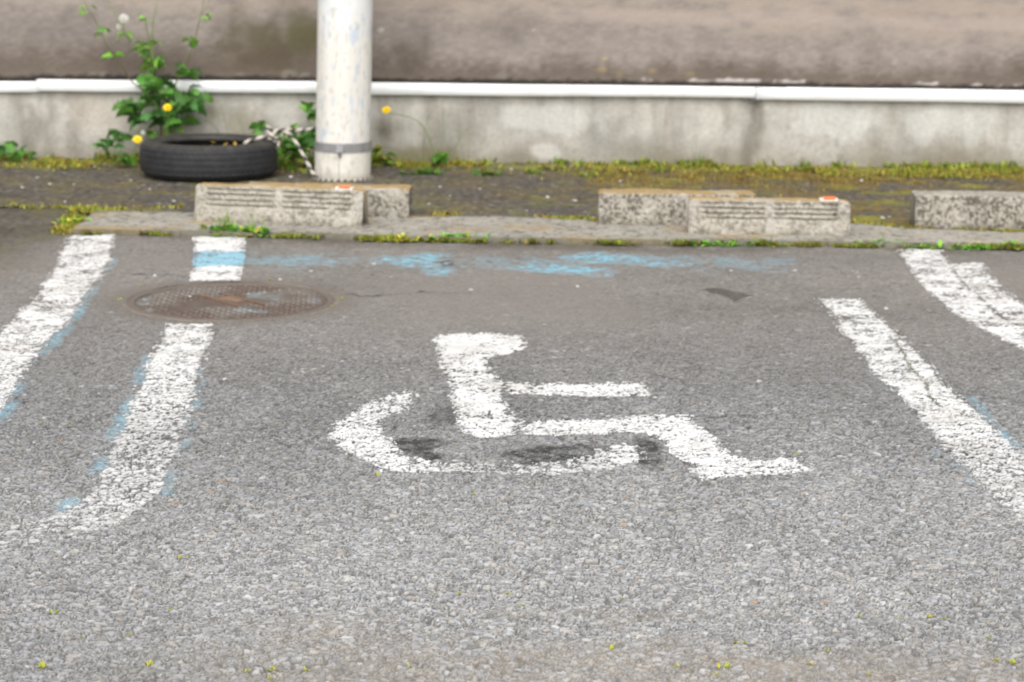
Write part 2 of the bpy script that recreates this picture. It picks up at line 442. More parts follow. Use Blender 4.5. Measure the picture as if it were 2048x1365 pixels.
# ================================================================== WALL
def W(px, py):
    """wall plane position for a photo position"""
    d = ray(px, py); t = (WA[1] - wslope * WA[0]) / (d[1] - wslope * d[0]); return CAM + d * t
wall_o = empty('building_wall', (0, wall_y(0), 0), 'long building wall of rough pinkish brown render on a grey concrete foundation', 'wall')
def wall_grid(name, xs, zs_fn, yoff, colfn, mat, relief):
    nz = zs_fn(xs[:1]).shape[0]
    X = np.repeat(xs[None, :], nz, 0); Z = zs_fn(xs)
    Yv = wall_y(X) + yoff + relief(X, Z)
    v = np.stack([X, Yv - wall_y(0), Z], -1)
    top = v[-1].copy(); top[:, 1] += .35; bot = v[0].copy(); bot[:, 1] += .35
    v = np.concatenate([bot[None], v, top[None]], 0)
    c = colfn(X, Z); c = np.concatenate([c[:1], c, c[-1:]], 0)
    q = grid_quads(nz + 2, len(xs))
    return mesh_np(name, v.reshape(-1, 3), q, c.reshape(-1, 3), True, mat, wall_o)
xs = np.concatenate([np.linspace(-9, -3, 60), np.linspace(-2.98, 2.98, 560), np.linspace(3, 9, 60)])
trim_top = [(0, 162.5), (80, 159), (630, 163), (745, 165), (1500, 174), (2048, 182)]
trim_bot = [(0, 183), (80, 182), (630, 186), (745, 189), (1500, 197.5), (2048, 206)]
TT = np.array([W(*p) for p in trim_top]); TB = np.array([W(*p) for p in trim_bot])
def tr_top(x): return np.interp(x, TT[:, 0], TT[:, 2])
def tr_bot(x): return np.interp(x, TB[:, 0], TB[:, 2])
def f_z(x): return np.linspace(0, 1, 46)[:, None] * (tr_top(x)[None, :] - .01 + .03) - .03
def blob(X, Z, px, py, rx, ry, seed, soft=.5, warp=.05):
    c = W(px, py); s = 1 / 470.
    dx = (X - c[0]) / (rx * s); dz = (Z - c[2]) / (ry * s)
    nx = (fbm(X * 9, Z * 9, seed, 4) - .5) * 1.3
    return sst(1.0, soft, np.hypot(dx, dz) + nx)
def f_col(X, Z):
    h = Z / .34
    n1 = fbm(X * 3.2, Z * 4, 301, 5); n2 = fbm(X * 14, Z * 3.2, 302, 5); n3 = fbm(X * 26, Z * 26, 303, 3)
    gr = .365 + .19 * (n1 - .5) + .24 * (n2 - .5) + .07 * (n3 - .5) + .05 * sst(.3, 1.0, h)
    c = np.stack([gr, gr * .955, gr * .865], -1)
    c = mixc(c, np.array([.17, .145, .10]), .7 * sst(.42, .02, h + (n1 - .5) * .5))
    vs_ = sst(.52, .72, fbm(X * 16, Z * 1.6, 306, 4)); c = mixc(c, np.array([.19, .165, .12]), .38 * vs_ * sst(.2, .5, fbm(X * 3, Z * 2, 307, 3)))
    c = mixc(c, np.array([.13, .12, .095]), 0.22 * sst(.66, .72, vn(X * 60, Z * 60, 308)) * sst(.45, .7, n1))
    # darker joints with run-off
    for px, w, s_ in ((80, .10, .5), (1508, .07, .62), (1450, .04, .32), (150, .05, .4), (40, .06, .3)):
        x0 = W(px, 260)[0]
        k = sst(1, .25, np.abs(X - x0 + (vn(Z * 14, X * 0, 311) - .5) * .05) / w) * sst(.25, .6, fbm(X * 17, Z * 7, 312 + int(px), 4))
        c = mixc(c, np.array([.11, .098, .072]), s_ * k)
    c = mixc(c, np.array([.10, .09, .055]), .85 * blob(X, Z, 765, 262, 44, 40, 321, 0))
    c = mixc(c, np.array([.17, .165, .13]), .5 * blob(X, Z, 910, 265, 100, 70, 322, 0))
    c = mixc(c, np.array([.15, .135, .06]), .55 * blob(X, Z, 830, 318, 130, 26, 323))
    c = mixc(c, np.array([.19, .185, .165]), .45 * blob(X, Z, 1230, 285, 120, 55, 324, 0))
    c = mixc(c, np.array([.56, .55, .51]), .5 * blob(X, Z, 1085, 300, 42, 22, 325))
    c = mixc(c, np.array([.54, .54, .51]), .5 * blob(X, Z, 1110, 235, 140, 40, 326))
    c = mixc(c, np.array([.54, .54, .51]), .5 * blob(X, Z, 1650, 240, 120, 46, 327))
    c = mixc(c, np.array([.54, .54, .51]), .45 * blob(X, Z, 1900, 240, 150, 50, 331))
    c = mixc(c, np.array([.20, .185, .11]), .5 * blob(X, Z, 480, 235, 70, 60, 328))
    c = mixc(c, np.array([.50, .48, .43]), .5 * blob(X, Z, 570, 220, 45, 50, 329))
    c = mixc(c, np.array([.46, .41, .35]), .5 * blob(X, Z, 200, 230, 120, 60, 330))
    return c
xf = xs
wall_grid('foundation', xf, f_z, 0.0, f_col, M_FOUND, lambda X, Z: (fbm(X * 8, Z * 8, 305, 4) - .5) * .012)
ZTOP = 2.6
def u_z(x):
    lo = tr_top(x)[None, :] - .006
    a = np.linspace(0, 1, 70)[:, None] * .50
    b = np.linspace(.56, ZTOP - .4, 20)[:, None]
    return np.concatenate([lo + a, lo + b], 0)
def u_col(X, Z):
    h = Z - tr_top(X)
    n1 = fbm(X * 2.6, Z * 5, 401, 5); n2 = fbm(X * 9, Z * 30, 402, 4); n3 = fbm(X * 42, Z * 75, 403, 2)
    nv = fbm(X * 11, Z * 2.2, 407, 4)
    gr = .222 + .06 * (n1 - .5) + .035 * (n2 - .5) + .085 * (n3 - .5) + .05 * (nv - .5)
    c = np.stack([gr * 1.08, gr * .935, gr * .845], -1)
    # pale horizontal coat higher up
    c = mixc(c, np.array([.34, .285, .235]), .55 * sst(.22, .33, h + (n1 - .5) * .10 + .035 * X) * sst(.2, .6, n2))
    c = mixc(c, np.array([.36, .30, .27]), .42 * sst(.04, .012, np.abs(h - .305 - (n1 - .5) * .05 + .012 * X)) * sst(-.2, .4, X))
    # olive and dark growth near the pole
    c = mixc(c, np.array([.095, .080, .050]), .92 * blob(X, Z, 555, 85, 175, 100, 411, 0))
    c = mixc(c, np.array([.10, .095, .045]), .6 * blob(X, Z, 600, 70, 50, 70, 412, .1))
    c = mixc(c, np.array([.085, .072, .055]), .72 * blob(X, Z, 800, 100, 90, 70, 413, .1))
    c = mixc(c, np.array([.10, .088, .075]), .5 * blob(X, Z, 1010, 70, 90, 60, 418, .1))
    c = mixc(c, np.array([.10, .088, .074]), .4 * blob(X, Z, 60, 60, 160, 80, 414, .1))
    c = mixc(c, np.array([.30, .25, .22]), .4 * blob(X, Z, 450, 118, 26, 14, 415))
    for px, py, r in ((1305, 142, 9), (1380, 150, 7), (1205, 140, 7), (1210, 118, 6), (1240, 148, 8), (1000, 155, 10), (578, 148, 12), (610, 152, 9), (480, 150, 9), (185, 149, 6), (208, 149, 6), (1068, 60, 4), (763, 60, 5)):
        c = mixc(c, np.array([.42, .34, .20]) if py > 115 and px > 1100 else np.array([.40, .38, .33]), .85 * blob(X, Z, px, py, r * 1.6, r, 420 + int(px), .4))
    # grime gathering above the ledge
    gt = .10 + .09 * fbm(X * 4, X * 0, 431, 4) + .05 * sst(.4, .9, X) * sst(2.6, 1.8, X) * 0
    gt = gt + .05 * sst(1.55, 1.75, X) + .055 * sst(-.35, -.7, X) + .03 * sst(-.2, -1.2, X)
    c = mixc(c, np.array([.085, .064, .047]), .72 * sst(gt, gt * .25, h + (n1 - .5) * .05 + (n3 - .5) * .03 + (nv - .5) * .05))
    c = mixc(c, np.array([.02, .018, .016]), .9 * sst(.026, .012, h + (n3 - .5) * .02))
    wl_ = sst(.034, .026, h + (vn(X * 40, X * 0, 441) - .5) * .018) * sst(.016, .022, h) * sst(.52, .68, fbm(X * 14, X * 0 + 2, 442, 4)) * sst(.35, .6, X)
    c = mixc(c, np.array([.52, .49, .46]), .7 * wl_)
    return c
def u_rel(X, Z):
    return (fbm(X * 50, Z * 60, 405, 3) - .5) * .0018 + (fbm(X * 3, Z * 3, 406, 3) - .5) * .003
wall_grid('rendered_panel', xs, u_z, .004, u_col, M_STUCCO, u_rel)
def trim(pts_top, pts_bot, proud, extra=0):
    """one length of white ledge trim along the wall, hollow-nosed section"""
    a = [W(*p) for p in pts_top]; b = [W(*p) for p in pts_bot]
    xsn = np.linspace(a[0][0], a[-1][0], 80)
    t = np.interp(xsn, [p[0] for p in a], [p[2] for p in a]); l_ = np.interp(xsn, [p[0] for p in b], [p[2] for p in b])
    wob = (fbm(xsn * 2.2, xsn * 0, 501) - .5) * .004
    prof = [(.02, 0), (-proud + .004, 0), (-proud, .004), (-proud, 1), (-proud + .004, 1.0), (.02, 1.0)]
    V_ = []
    for j, (dy, k) in enumerate(prof):
        if j == 0 or j == 1: z = l_ + wob
        elif j == 2: z = l_ + .003 + wob
        elif j == 3: z = t - .003 + wob
        else: z = t + wob
        V_.append(np.stack([xsn, wall_y(xsn) + dy - wall_y(0), z], -1))
    V_ = np.array(V_)
    V_ = np.concatenate([V_, V_[:1]], 0)
    nr, nc = V_.shape[:2]
    q = grid_quads(nr, nc)
    v = V_.reshape(-1, 3)
    dirtn = fbm(v[:, 0] * 7, v[:, 2] * 40, 505, 4)
    c = mixc(np.full((len(v), 3), .75) * np.array([.985, 1, 1.0]), np.array([.55, .52, .46]), .35 * sst(.55, .75, dirtn))
    o = mesh_np('trim_strip', v, q, c, False, M_WHITE, wall_o)
    me = o.data
    import bmesh
    bm = bmesh.new(); bm.from_mesh(me); bmesh.ops.holes_fill(bm, edges=[e for e in bm.edges if e.is_boundary]); bmesh.ops.recalc_face_normals(bm, faces=bm.faces); bm.to_mesh(me); bm.free()
    return o
trim([(-3800, 138), (0, 163), (86, 163)], [(-3800, 160), (0, 184.5), (86, 184)], .024)
trim([(76, 158.5), (630, 163), (745, 165), (1510, 174)], [(76, 181.5), (630, 186), (745, 189), (1440, 194), (1508, 195)], .034)
trim([(1511, 173), (2048, 181), (5600, 220)], [(1512, 197.5), (2048, 206), (5600, 246)], .034)
bmb = MB()
jp = W(1510, 198); bmb.box(jp[0], jp[1] - .03 - wall_y(0), jp[2] - .001, .05, .018, .006, (.12, .11, .10))
bmb.build('joint_clip', M_BAND, wall_o)

# ================================================================== PAINT ON THE ASPHALT
def region(poly_px, pad=.03):
    P = np.array([G(x, y)[:2] for x, y in poly_px])
    m = (FX[:, 0] > P[:, 0].min() - pad) & (FX[:, 0] < P[:, 0].max() + pad) & (FX[:, 1] > P[:, 1].min() - pad) & (FX[:, 1] < P[:, 1].max() + pad) & keep
    return P, np.nonzero(m)[0]
def poly_sel(poly_px, warp=.012, seed=1, grow=.005):
    P, idx = region(poly_px)
    x, y = FX[idx, 0], FX[idx, 1]
    w_ = warp
    xw = x + (fbm(x * 55, y * 55, seed, 3) - .5) * 2 * w_; yw = y + (fbm(x * 55, y * 55, seed + 5, 3) - .5) * 3 * w_
    ring_ = [tuple(p) for p in P]
    return idx[pip(xw, yw, P) | (seg_dist(xw, yw, ring_ + ring_[:1]) < grow)]
def noise_keep(x, y, h, seed):
    fine = fbm(x / .016, y / .013, seed, 3); coarse = fbm(x / .07, y / .05, seed + 3, 3)
    return .36 * fine + .34 * coarse + .36 * np.clip(h * 1.1, 0, 1)
def paint_mesh(name, idx, colfn, parent=None, mat=M_PAINT, lift=.0008, fillh=.0010):
    if len(idx) == 0: return None
    u, q = compact(Vg, quads[idx])
    v = Vg[u].copy(); v[:, 2] = Bflat[u] + np.maximum(Hflat[u], fillh) + lift
    c = colfn(v[:, 0], v[:, 1])
    return mesh_np(name, v, q, c, True, mat, parent)
def paint_soft(name, idx, alphafn, colfn, parent=None, mat=M_PAINT, lift=.0006, fillh=.0010, cut=.12):
    """a skin of paint lying on the stones; where it is worn thin the asphalt's own colour comes through"""
    u, q = compact(Vg, quads[idx])
    x, y, h = Vg[u, 0], Vg[u, 1], Hflat[u] / .0032
    al = np.clip(alphafn(x, y, h), 0, 1)
    fa = al[q].mean(1) > cut
    u2, q2 = np.unique(q[fa], return_inverse=True); q2 = q2.reshape(-1, 4)
    uu_ = u[u2]; al = al[u2]; x, y = x[u2], y[u2]
    v = Vg[uu_].copy(); v[:, 2] = Bflat[uu_] + np.maximum(Hflat[uu_], fillh * al) + lift
    return mesh_np(name, v, q2, mixc(Cg[uu_], colfn(x, y), al), True, mat, parent)
def white(x, y):
    n = fbm(x * 30, y * 30, 601, 4); d = fbm(x * 7, y * 9, 602, 4)
    c = mixc(np.full(x.shape + (3,), .63) * np.array([1, .995, .975]), np.array([.50, .48, .45]), .6 * sst(.5, .75, d))
    return c * (.92 + .16 * n)[..., None]
def blue(x, y):
    n = fbm(x * 25, y * 25, 611, 4)
    return np.array([.18, .41, .52]) * (.75 + .45 * n)[..., None]
def yv(px, py): return G(px, py)[1]
LINE_G = 'white parking bay lines'
# transverse wrinkles where the old paint has shrunk
def wrinkle(x, y, seed, scale=.055):
    yw = y + (fbm(x * 9, y * 9, seed, 3) - .5) * .05
    k = vn(x * 4, yw / scale, seed + 1) ; ln = np.abs((yw / scale + .8 * k) % 1 - .5)
    return sst(.12, .03, ln) * sst(.3, .6, vn(x * 14, y * 18, seed + 2))

def ranked(v):
    r = np.empty(len(v)); r[np.argsort(v)] = np.linspace(0, 1, len(v)); return r
def edge_wear(x, y, poly, seed, k=.5, w=.020):
    P = [tuple(G(a, b)[:2]) for a, b in poly]
    d = seg_dist(x, y, P + P[:1])
    return k * sst(w * 1.0, 0, d) * (.35 + 1.1 * vn(x * 13, y * 13, seed + 400))
def worn(x, y, h, wear, poly, seed, wr=0.0, ek=.45, ew=.016):
    thin = sst(.30, .62, wear + 0 * x)
    base = noise_keep(x, y, h, seed) * (1 - .75 * thin) + thin * .75 * (.50 * np.clip(h, 0, 1.2) + .50 * fbm(x / .009, y / .011, seed + 70, 2))
    n = ranked(base) - wear - edge_wear(x, y, poly, seed, ek, ew)
    al = sst(-.035 - .16 * thin, .07 + .10 * thin, n) * (1 - .30 * thin)
    al = al * (1 - .8 * wr * wrinkle(x, y, seed + 50) * sst(.35, .6, fbm(x * 40, y * 40, seed + 51, 2)))
    # fine shrinkage cracks and pinholes
    cw = (fbm(x * 30, y * 30, seed + 60, 2) - .5) * .03
    c1_, c2_, _c = voro((x + cw) / .050, (y + cw) / .036, seed + 61)
    al = al * (1 - .6 * sst(.07, .01, c2_ - c1_) * sst(.40, .6, fbm(x * 6, y * 6, seed + 62, 2)))
    return al * (.86 + .14 * sst(.2, .5, vn(x * 220, y * 160, seed + 63)))
def white_line(poly, wearfn, seed, label, wr=0.0, extra=None, name='painted_line', cat='road marking', group=LINE_G, bluefn=None, warp=.006, minus=None, give=None):
    idx = poly_sel(poly, warp, seed)
    if give is not None: give.append(idx)
    if minus is not None: idx = np.setdiff1d(idx, minus[0])
    def al(x, y, h):
        a_ = worn(x, y, h, wearfn(x, y), poly, seed + 100, wr)
        return a_ if extra is None else a_ * extra(x, y)
    def col(vx_, vy_):
        c = white(vx_, vy_)
        if bluefn is not None: c = mixc(c, blue(vx_, vy_), bluefn(vx_, vy_))
        return c
    o = paint_soft(name, idx, al, col)
    tag(o, label, cat, group); return o
def blue_fringe(parent, centre_px, width, dens, seed):
    width = width * 1.05
    P = [tuple(G(x, y)[:2]) for x, y in centre_px]
    _, idx = region(centre_px, .08)
    def al(x, y, h):
        d = seg_dist(x, y, P) / width
        return .50 * dens * sst(1.0, .1, d + (fbm(x * 30, y * 20, seed + 4, 3) - .5) * .8) * (.15 + .95 * sst(.42, .68, fbm(x * 9, y * 7, seed, 3))) * (.35 + .65 * sst(.35, .62, fbm(x / .012, y / .010, seed + 1, 2)))
    o = paint_soft('blue_paint', idx, al, blue, parent, M_PAINT, .0003, 0, .06)
    o['kind'] = 'stuff'; return o

ol = white_line([(137, 472), (229, 472), (225, 512), (205, 552), (160, 611), (132, 650), (75, 707), (42, 760), (0, 822), (-120, 990), (-404, 1390), (-760, 1390), (-330, 1000), (-110, 778), (0, 664), (30, 636), (60, 602), (100, 552), (116, 511)],
                lambda x, y: .22 + .08 * sst(6.5, 5, y), 1001, 'white bay line with blue edge running past the far end of the concrete strip', wr=1.0)
blue_fringe(ol, [(222, 520), (190, 575), (135, 655), (78, 712), (42, 768), (0, 835), (-60, 920)], .035, 1.0, 1010)
bl_y0, bl_y1 = yv(440, 537), yv(440, 503)
il_up = white_line([(388, 476), (402, 470), (488, 473), (487, 512), (478, 564), (383, 564), (390, 515)],
                   lambda x, y: .10 + 0 * x, 1101, 'short white line stub with a blue stripe between concrete strip and manhole', wr=.5,
                   bluefn=lambda x, y: .9 * sst(bl_y0 - .02, bl_y0 + .03, y + (fbm(x*20, y*20, 5) - .5) * .10) * sst(bl_y1 + .02, bl_y1 - .03, y + (fbm(x*20, y*20, 6) - .5) * .12))
y_f0, y_f1 = yv(340, 700), yv(200, 1000)
il = white_line([(337, 648), (432, 648), (425, 680), (405, 722), (392, 790), (376, 850), (352, 920), (330, 985), (250, 1050), (140, 1085), (0, 1112), (-140, 1130), (-140, 1082), (0, 1056), (130, 1025), (180, 985), (213, 910), (255, 830), (300, 720)],
                lambda x, y: .24 + .44 * sst(y_f0, y_f1, y) + .20 * sst(yv(200, 1010), yv(80, 1075), y), 1201, 'white bay line below the manhole, fading as it bends away at its lower end', wr=.7, warp=.012)
blue_fringe(il, [(300, 712), (258, 815), (215, 905), (190, 965), (110, 1035)], .032, .9, 1210)
blue_fringe(il, [(402, 735), (392, 800), (362, 880), (345, 940), (330, 985)], .03, .75, 1220)
crack_pts = [tuple(G(x, y)[:2]) for x, y in [(1800, 665), (1792, 690), (1810, 712), (1822, 740), (1850, 765), (1862, 800), (1885, 820)]]
def nocrack(x, y):
    return .25 + .75 * (seg_dist(x + (vn(x * 60, y * 60, 9) - .5) * .02, y + (vn(x * 60, y * 60, 10) - .5) * .02, crack_pts) > .0045)
y_g0, y_g1 = yv(1850, 780), yv(2000, 1000)
ir = white_line([(1630, 600), (1660, 630), (1700, 690), (1745, 742), (1800, 792), (1850, 852), (1900, 907), (1948, 962), (2000, 1005), (2048, 1052), (2140, 1140), (2390, 1390), (2620, 1390), (2200, 1030), (2048, 903), (2000, 870), (1950, 820), (1905, 785), (1860, 728), (1812, 680), (1762, 640), (1722, 600)],
                lambda x, y: .26 + .30 * sst(y_g0, y_g1, y), 1301, 'white bay line split by a mossy crack, starting level with the dark wet patch', wr=.35, extra=nocrack, warp=.008)
blue_fringe(ir, [(1735, 715), (1790, 785), (1845, 850), (1900, 925), (1950, 985)], .035, .65, 1310)
blue_fringe(ir, [(1945, 800), (1985, 850), (2040, 905)], .025, .9, 1320)
orr_idx = []
orr = white_line([(1794, 501), (1884, 501), (1900, 530), (1930, 570), (1980, 612), (2048, 672), (2300, 885), (2750, 1260), (2640, 1260), (2180, 822), (2048, 702), (1950, 652), (1900, 622), (1840, 566)],
                 lambda x, y: .22 + 0 * x, 1401, 'white bay line starting at the kerb below the far plain concrete block', wr=.3, give=orr_idx)
or2 = white_line([(1893, 527), (1968, 525), (1992, 563), (2048, 610), (2200, 735), (2860, 1260), (2750, 1260), (2200, 815), (2048, 690), (1960, 620), (1905, 565), (1890, 540)],
                 lambda x, y: .30 + 0 * x, 1501, 'second coat of white line painted close alongside the kerb-end line', wr=.6, minus=orr_idx)

# wheelchair symbol
Z5 = lambda pts: [(600 + a / 1.862, 620 + b / 1.862) for a, b in pts]
body = Z5([(495, 118), (530, 98), (600, 90), (700, 89), (760, 90), (820, 98), (842, 118), (828, 150), (780, 162), (740, 172), (692, 182), (694, 215), (717, 235), (740, 265), (757, 300), (763, 340), (768, 370), (797, 410), (807, 440), (802, 462), (740, 477), (660, 482), (625, 467), (594, 430), (583, 380), (558, 320), (568, 285), (543, 255), (530, 215), (510, 180), (515, 150)])
arm = Z5([(756, 280), (860, 277), (1000, 279), (1130, 277), (1275, 273), (1302, 322), (1200, 328), (1080, 328), (950, 324), (850, 320), (768, 324)])
leg = Z5([(828, 425), (950, 414), (1100, 414), (1190, 414), (1230, 401), (1330, 400), (1447, 404), (1478, 440), (1500, 455), (1550, 495), (1600, 545), (1660, 560), (1750, 560), (1850, 553), (1910, 600), (1850, 616), (1700, 624), (1600, 632), (1500, 640), (1455, 600), (1475, 578), (1420, 560), (1390, 535), (1365, 500), (1330, 478), (1300, 470), (1200, 463), (1080, 472), (960, 472), (845, 470)])
wheel = Z5([(400, 303), (425, 318), (432, 345), (400, 372), (330, 395), (292, 425), (318, 460), (345, 500), (382, 543), (430, 562), (560, 570), (700, 578), (850, 580), (980, 573), (1080, 548), (1110, 528), (1190, 503), (1250, 513), (1285, 548), (1240, 574), (1150, 596), (1050, 612), (950, 626), (800, 626), (700, 614), (600, 612), (450, 614), (330, 609), (230, 569), (170, 534), (108, 482), (118, 440), (168, 390), (290, 332)])
idx_b = poly_sel(body, .008, 1601); idx_a = poly_sel(arm, .008, 1611); idx_l = poly_sel(leg, .010, 1621); idx_w = poly_sel(wheel, .010, 1631)
idx_a = np.setdiff1d(idx_a, idx_b); idx_l = np.setdiff1d(idx_l, np.concatenate([idx_a, idx_b])); idx_w = np.setdiff1d(idx_w, np.concatenate([idx_a, idx_b, idx_l]))
xw0, xw1 = G(930, 945)[0], G(1180, 945)[0]
def sym_part(name, idx, wf, seed, parent, poly):
    return paint_soft(name, idx, lambda x, y, h: worn(x, y, h, wf(x, y), poly, seed, .6, .5, .016), white, parent)
sym = empty('wheelchair_symbol', (0, 0, 0), 'large white wheelchair access symbol painted on the asphalt of the bay', 'road marking')
sym_part('head_and_back', idx_b, lambda x, y: .27 - .21 * sst(G(0,745)[1], G(0,690)[1], y), 1701, sym, body)
sym_part('arm', idx_a, lambda x, y: .22 + 0 * x, 1702, sym, arm)
sym_part('seat_and_leg', idx_l, lambda x, y: .20 + .18 * sst(G(1450, 900)[0], G(1600, 900)[0], x), 1703, sym, leg)
sym_part('wheel_arc', idx_w, lambda x, y: .34 + .36 * sst(xw0 - .12, xw0 + .05, x) * sst(xw1 + .10, xw1 - .05, x), 1704, sym, wheel)

def black(x, y):
    n = fbm(x * 30, y * 30, 621, 3); return np.array([.016, .016, .016]) * (.6 + .8 * n)[..., None]
def smear(name, blobs, colfn, label, cat, seed, group=None, mat=M_PAINT, lift=.0003, fillh=0.0):
    allpx = [(b[0] + sx * b[2], b[1] + sy * b[3]) for b in blobs for sx in (-1.2, 1.2) for sy in (-1.2, 1.2)]
    P, idx = region(allpx, .05)
    def al(x, y, h):
        dens = np.zeros_like(x)
        for (bx, by, rx, ry, s_) in blobs:
            rx, ry = (rx * 1.2, ry * 1.25) if colfn is not black else (rx * 1.35, ry * 1.4)
            c = G(bx, by); ex = abs(G(bx + rx, by)[0] - c[0]); ey = abs(G(bx, by - ry)[1] - G(bx, by + ry)[1]) / 2
            dd = np.hypot((x - c[0]) / ex, (y - c[1]) / ey) + (fbm(x * 10, y * 9, seed + 3, 5) - .5) * 1.5
            dens = 1 - (1 - dens) * (1 - s_ * sst(1.15, 0, dd))
        streak = sst(.30, .62, fbm(x * 22, y * 60, seed + 6, 3))
        if colfn is black:
            return np.clip(2.8 * dens, 0, 1) * (.22 + .70 * sst(.30, .62, .5 * np.clip(h, 0, 1) + .5 * fbm(x / .016, y / .016, seed, 2))) * (.45 + .55 * sst(.3, .55, fbm(x * 26, y * 30, seed + 6, 3)))
        return np.clip(1.3 * dens, 0, 1) * (.35 + .65 * streak) * (.25 + .75 * sst(.36, .62, fbm(x / .014, y / .018, seed, 2)))
    o = paint_soft(name, idx, al, colfn, None, mat, lift, fillh, .05)
    return tag(o, label, cat, group)
smear('blue_paint_smear', [(560, 522, 110, 16, .35), (650, 522, 90, 14, .45), (825, 522, 60, 14, .95), (880, 542, 34, 13, .8), (770, 520, 40, 14, .6), (860, 512, 50, 9, .7)], blue,
      'faint blue paint smear fading out towards the short line stub by the manhole', 'paint stain', 1801, 'blue paint smears below the kerb')
smear('blue_paint_smear', [(1195, 517, 70, 14, .95), (1150, 542, 70, 15, .9), (1320, 522, 80, 12, .65), (1090, 535, 50, 14, .65), (1480, 530, 130, 16, .35), (1000, 525, 90, 16, .3)], blue,
      'brighter blue paint smear on asphalt below the gap between the concrete blocks', 'paint stain', 1811, 'blue paint smears below the kerb')
smear('black_paint_patch', [(828, 904, 52, 17, .85), (862, 916, 28, 12, .95), (800, 892, 24, 9, .8), (890, 828, 30, 24, .42)], black,
      'small black paint patch inside the curved wheel of the wheelchair symbol', 'paint stain', 1901, 'black patches on the symbol')
smear('black_paint_patch', [(1120, 909, 85, 15, .85), (1160, 917, 38, 13, .95), (1292, 903, 22, 26, .8), (1040, 915, 60, 12, .65)], black,
      'wide black paint patch beside the end of the symbol\'s wheel', 'paint stain', 1911, 'black patches on the symbol')
wet = [(1402, 579), (1420, 577), (1442, 577), (1460, 581), (1482, 586), (1507, 591), (1483, 597), (1472, 602), (1458, 597), (1448, 590), (1422, 586)]
idx = poly_sel(wet, .006, 1951, 0)
tag(paint_soft('wet_patch', idx, lambda x, y, h: .60 + .35 * fbm(x * 50, y * 40, 1955, 3), lambda x, y: np.full(x.shape + (3,), .045) * np.array([1, .96, .9]), None, M_WET, .0004, 0),
    'small dark wet patch on the asphalt near the start of the cracked line', 'wet patch')

# ================================================================== MANHOLE
man = empty('manhole_cover', (mh_c[0], mh_c[1], 0), 'round rusty iron manhole cover with small studs, set in the asphalt', 'manhole cover')
RL = MH_R - .035
nd = 130
lx = np.linspace(-RL, RL, nd); LX, LY = np.meshgrid(lx, lx)
def iron_col(X, Y):
    n = fbm(X * 9, Y * 9, 701, 5); n2 = fbm(X * 40, Y * 40, 702, 3)
    c = mixc(np.stack([.098 + 0 * n, .074 + 0 * n, .060 + 0 * n], -1), np.array([.135, .121, .105]), sst(.42, .62, n + .25 * (Y / RL) * .5))
    c = c * (.7 + .6 * n2)[..., None]
    bx, by = .22 * RL * 2.0, -.28 * RL * 2
    for cx, cy, rx, ry, s_ in ((.30, -.52, .20, .13, .8), (.22, .42, .17, .22, .45), (.42, .18, .1, .14, .55), (-.9, 0, .06, .3, .5), (.85, .0, .08, .3, .3), (-.78, -.52, .05, .1, .6)):
        d = np.hypot((X / RL - cx) / rx, (Y / RL - cy) / ry) + (fbm(X * 25, Y * 25, 703, 3) - .5) * 1.6
        c = mixc(c, np.array([.20, .25, .27]), s_ * sst(1.1, .4, d) * sst(.3, .6, n2))
    return c
LZ = -.002 + (fbm(LX * 60, LY * 60, 704, 3) - .5) * .0012
lq = grid_quads(nd, nd); lv = np.stack([LX, LY, LZ], -1).reshape(-1, 3)
lk = np.hypot(lv[lq][:, :, 0].mean(1), lv[lq][:, :, 1].mean(1)) < RL
u, q = compact(lv, lq[lk])
lc = iron_col(LX, LY).reshape(-1, 3)
mesh_np('lid', lv[u], q, lc[u], False, M_IRON, man)
ring = MB(); NR = 96
pr = [(RL - .004, -.006), (RL - .001, .0015), (RL + .012, .002), (RL + .014, .0008), (RL + .020, .0008), (RL + .022, .002), (MH_R, .002), (MH_R + .006, -.01)]
for k in range(NR):
    pass
rv = []; rc = []
for i, (r, z) in enumerate(pr):
    for k in range(NR):
        a = 2 * math.pi * k / NR; rv.append((r * math.cos(a), r * math.sin(a), z))
        rn = random.random()
        rc.append((.150 + .04 * rn, .128 + .03 * rn, .105 + .02 * rn) if i >= 5 else (.125, .104, .086))
rf = [(i * NR + k, i * NR + (k + 1) % NR, (i + 1) * NR + (k + 1) % NR, (i + 1) * NR + k) for i in range(len(pr) - 1) for k in range(NR)]
ring.add(rv, rf, rc); ring.build('rim', M_IRON, man)
stud = MB()
stp = .027; ang = math.radians(38)
for i in range(-20, 21):
    for j in range(-20, 21):
        x0 = i * stp; y0 = (j + .5 * (i % 2)) * stp
        x = x0 * math.cos(ang) - y0 * math.sin(ang); y = x0 * math.sin(ang) + y0 * math.cos(ang)
        if math.hypot(x, y) > RL - .02: continue
        if abs(x * math.sin(-.62) + y * math.cos(-.62) - .004) < .062 and abs(x) < .17: continue
        cc = iron_col(np.array([x]), np.array([y]))[0] * 1.08 + np.array([.010, .006, .004])
        w = .0058
        vs = [(x - w, y - w, -.003), (x + w, y - w, -.003), (x + w, y + w, -.003), (x - w, y + w, -.003), (x - w * .7, y - w * .7, .0022), (x + w * .7, y - w * .7, .0018), (x + w * .7, y + w * .7, .0018), (x - w * .7, y + w * .7, .0018)]
        stud.add(vs, [(4, 5, 6, 7), (0, 1, 5, 4), (1, 2, 6, 5), (2, 3, 7, 6), (3, 0, 4, 7)], cc)
so = stud.build('studs', M_IRON, man); so['kind'] = 'stuff'
def mh_local(px, py): p = G(px, py); return (p[0] - mh_c[0], p[1] - mh_c[1])
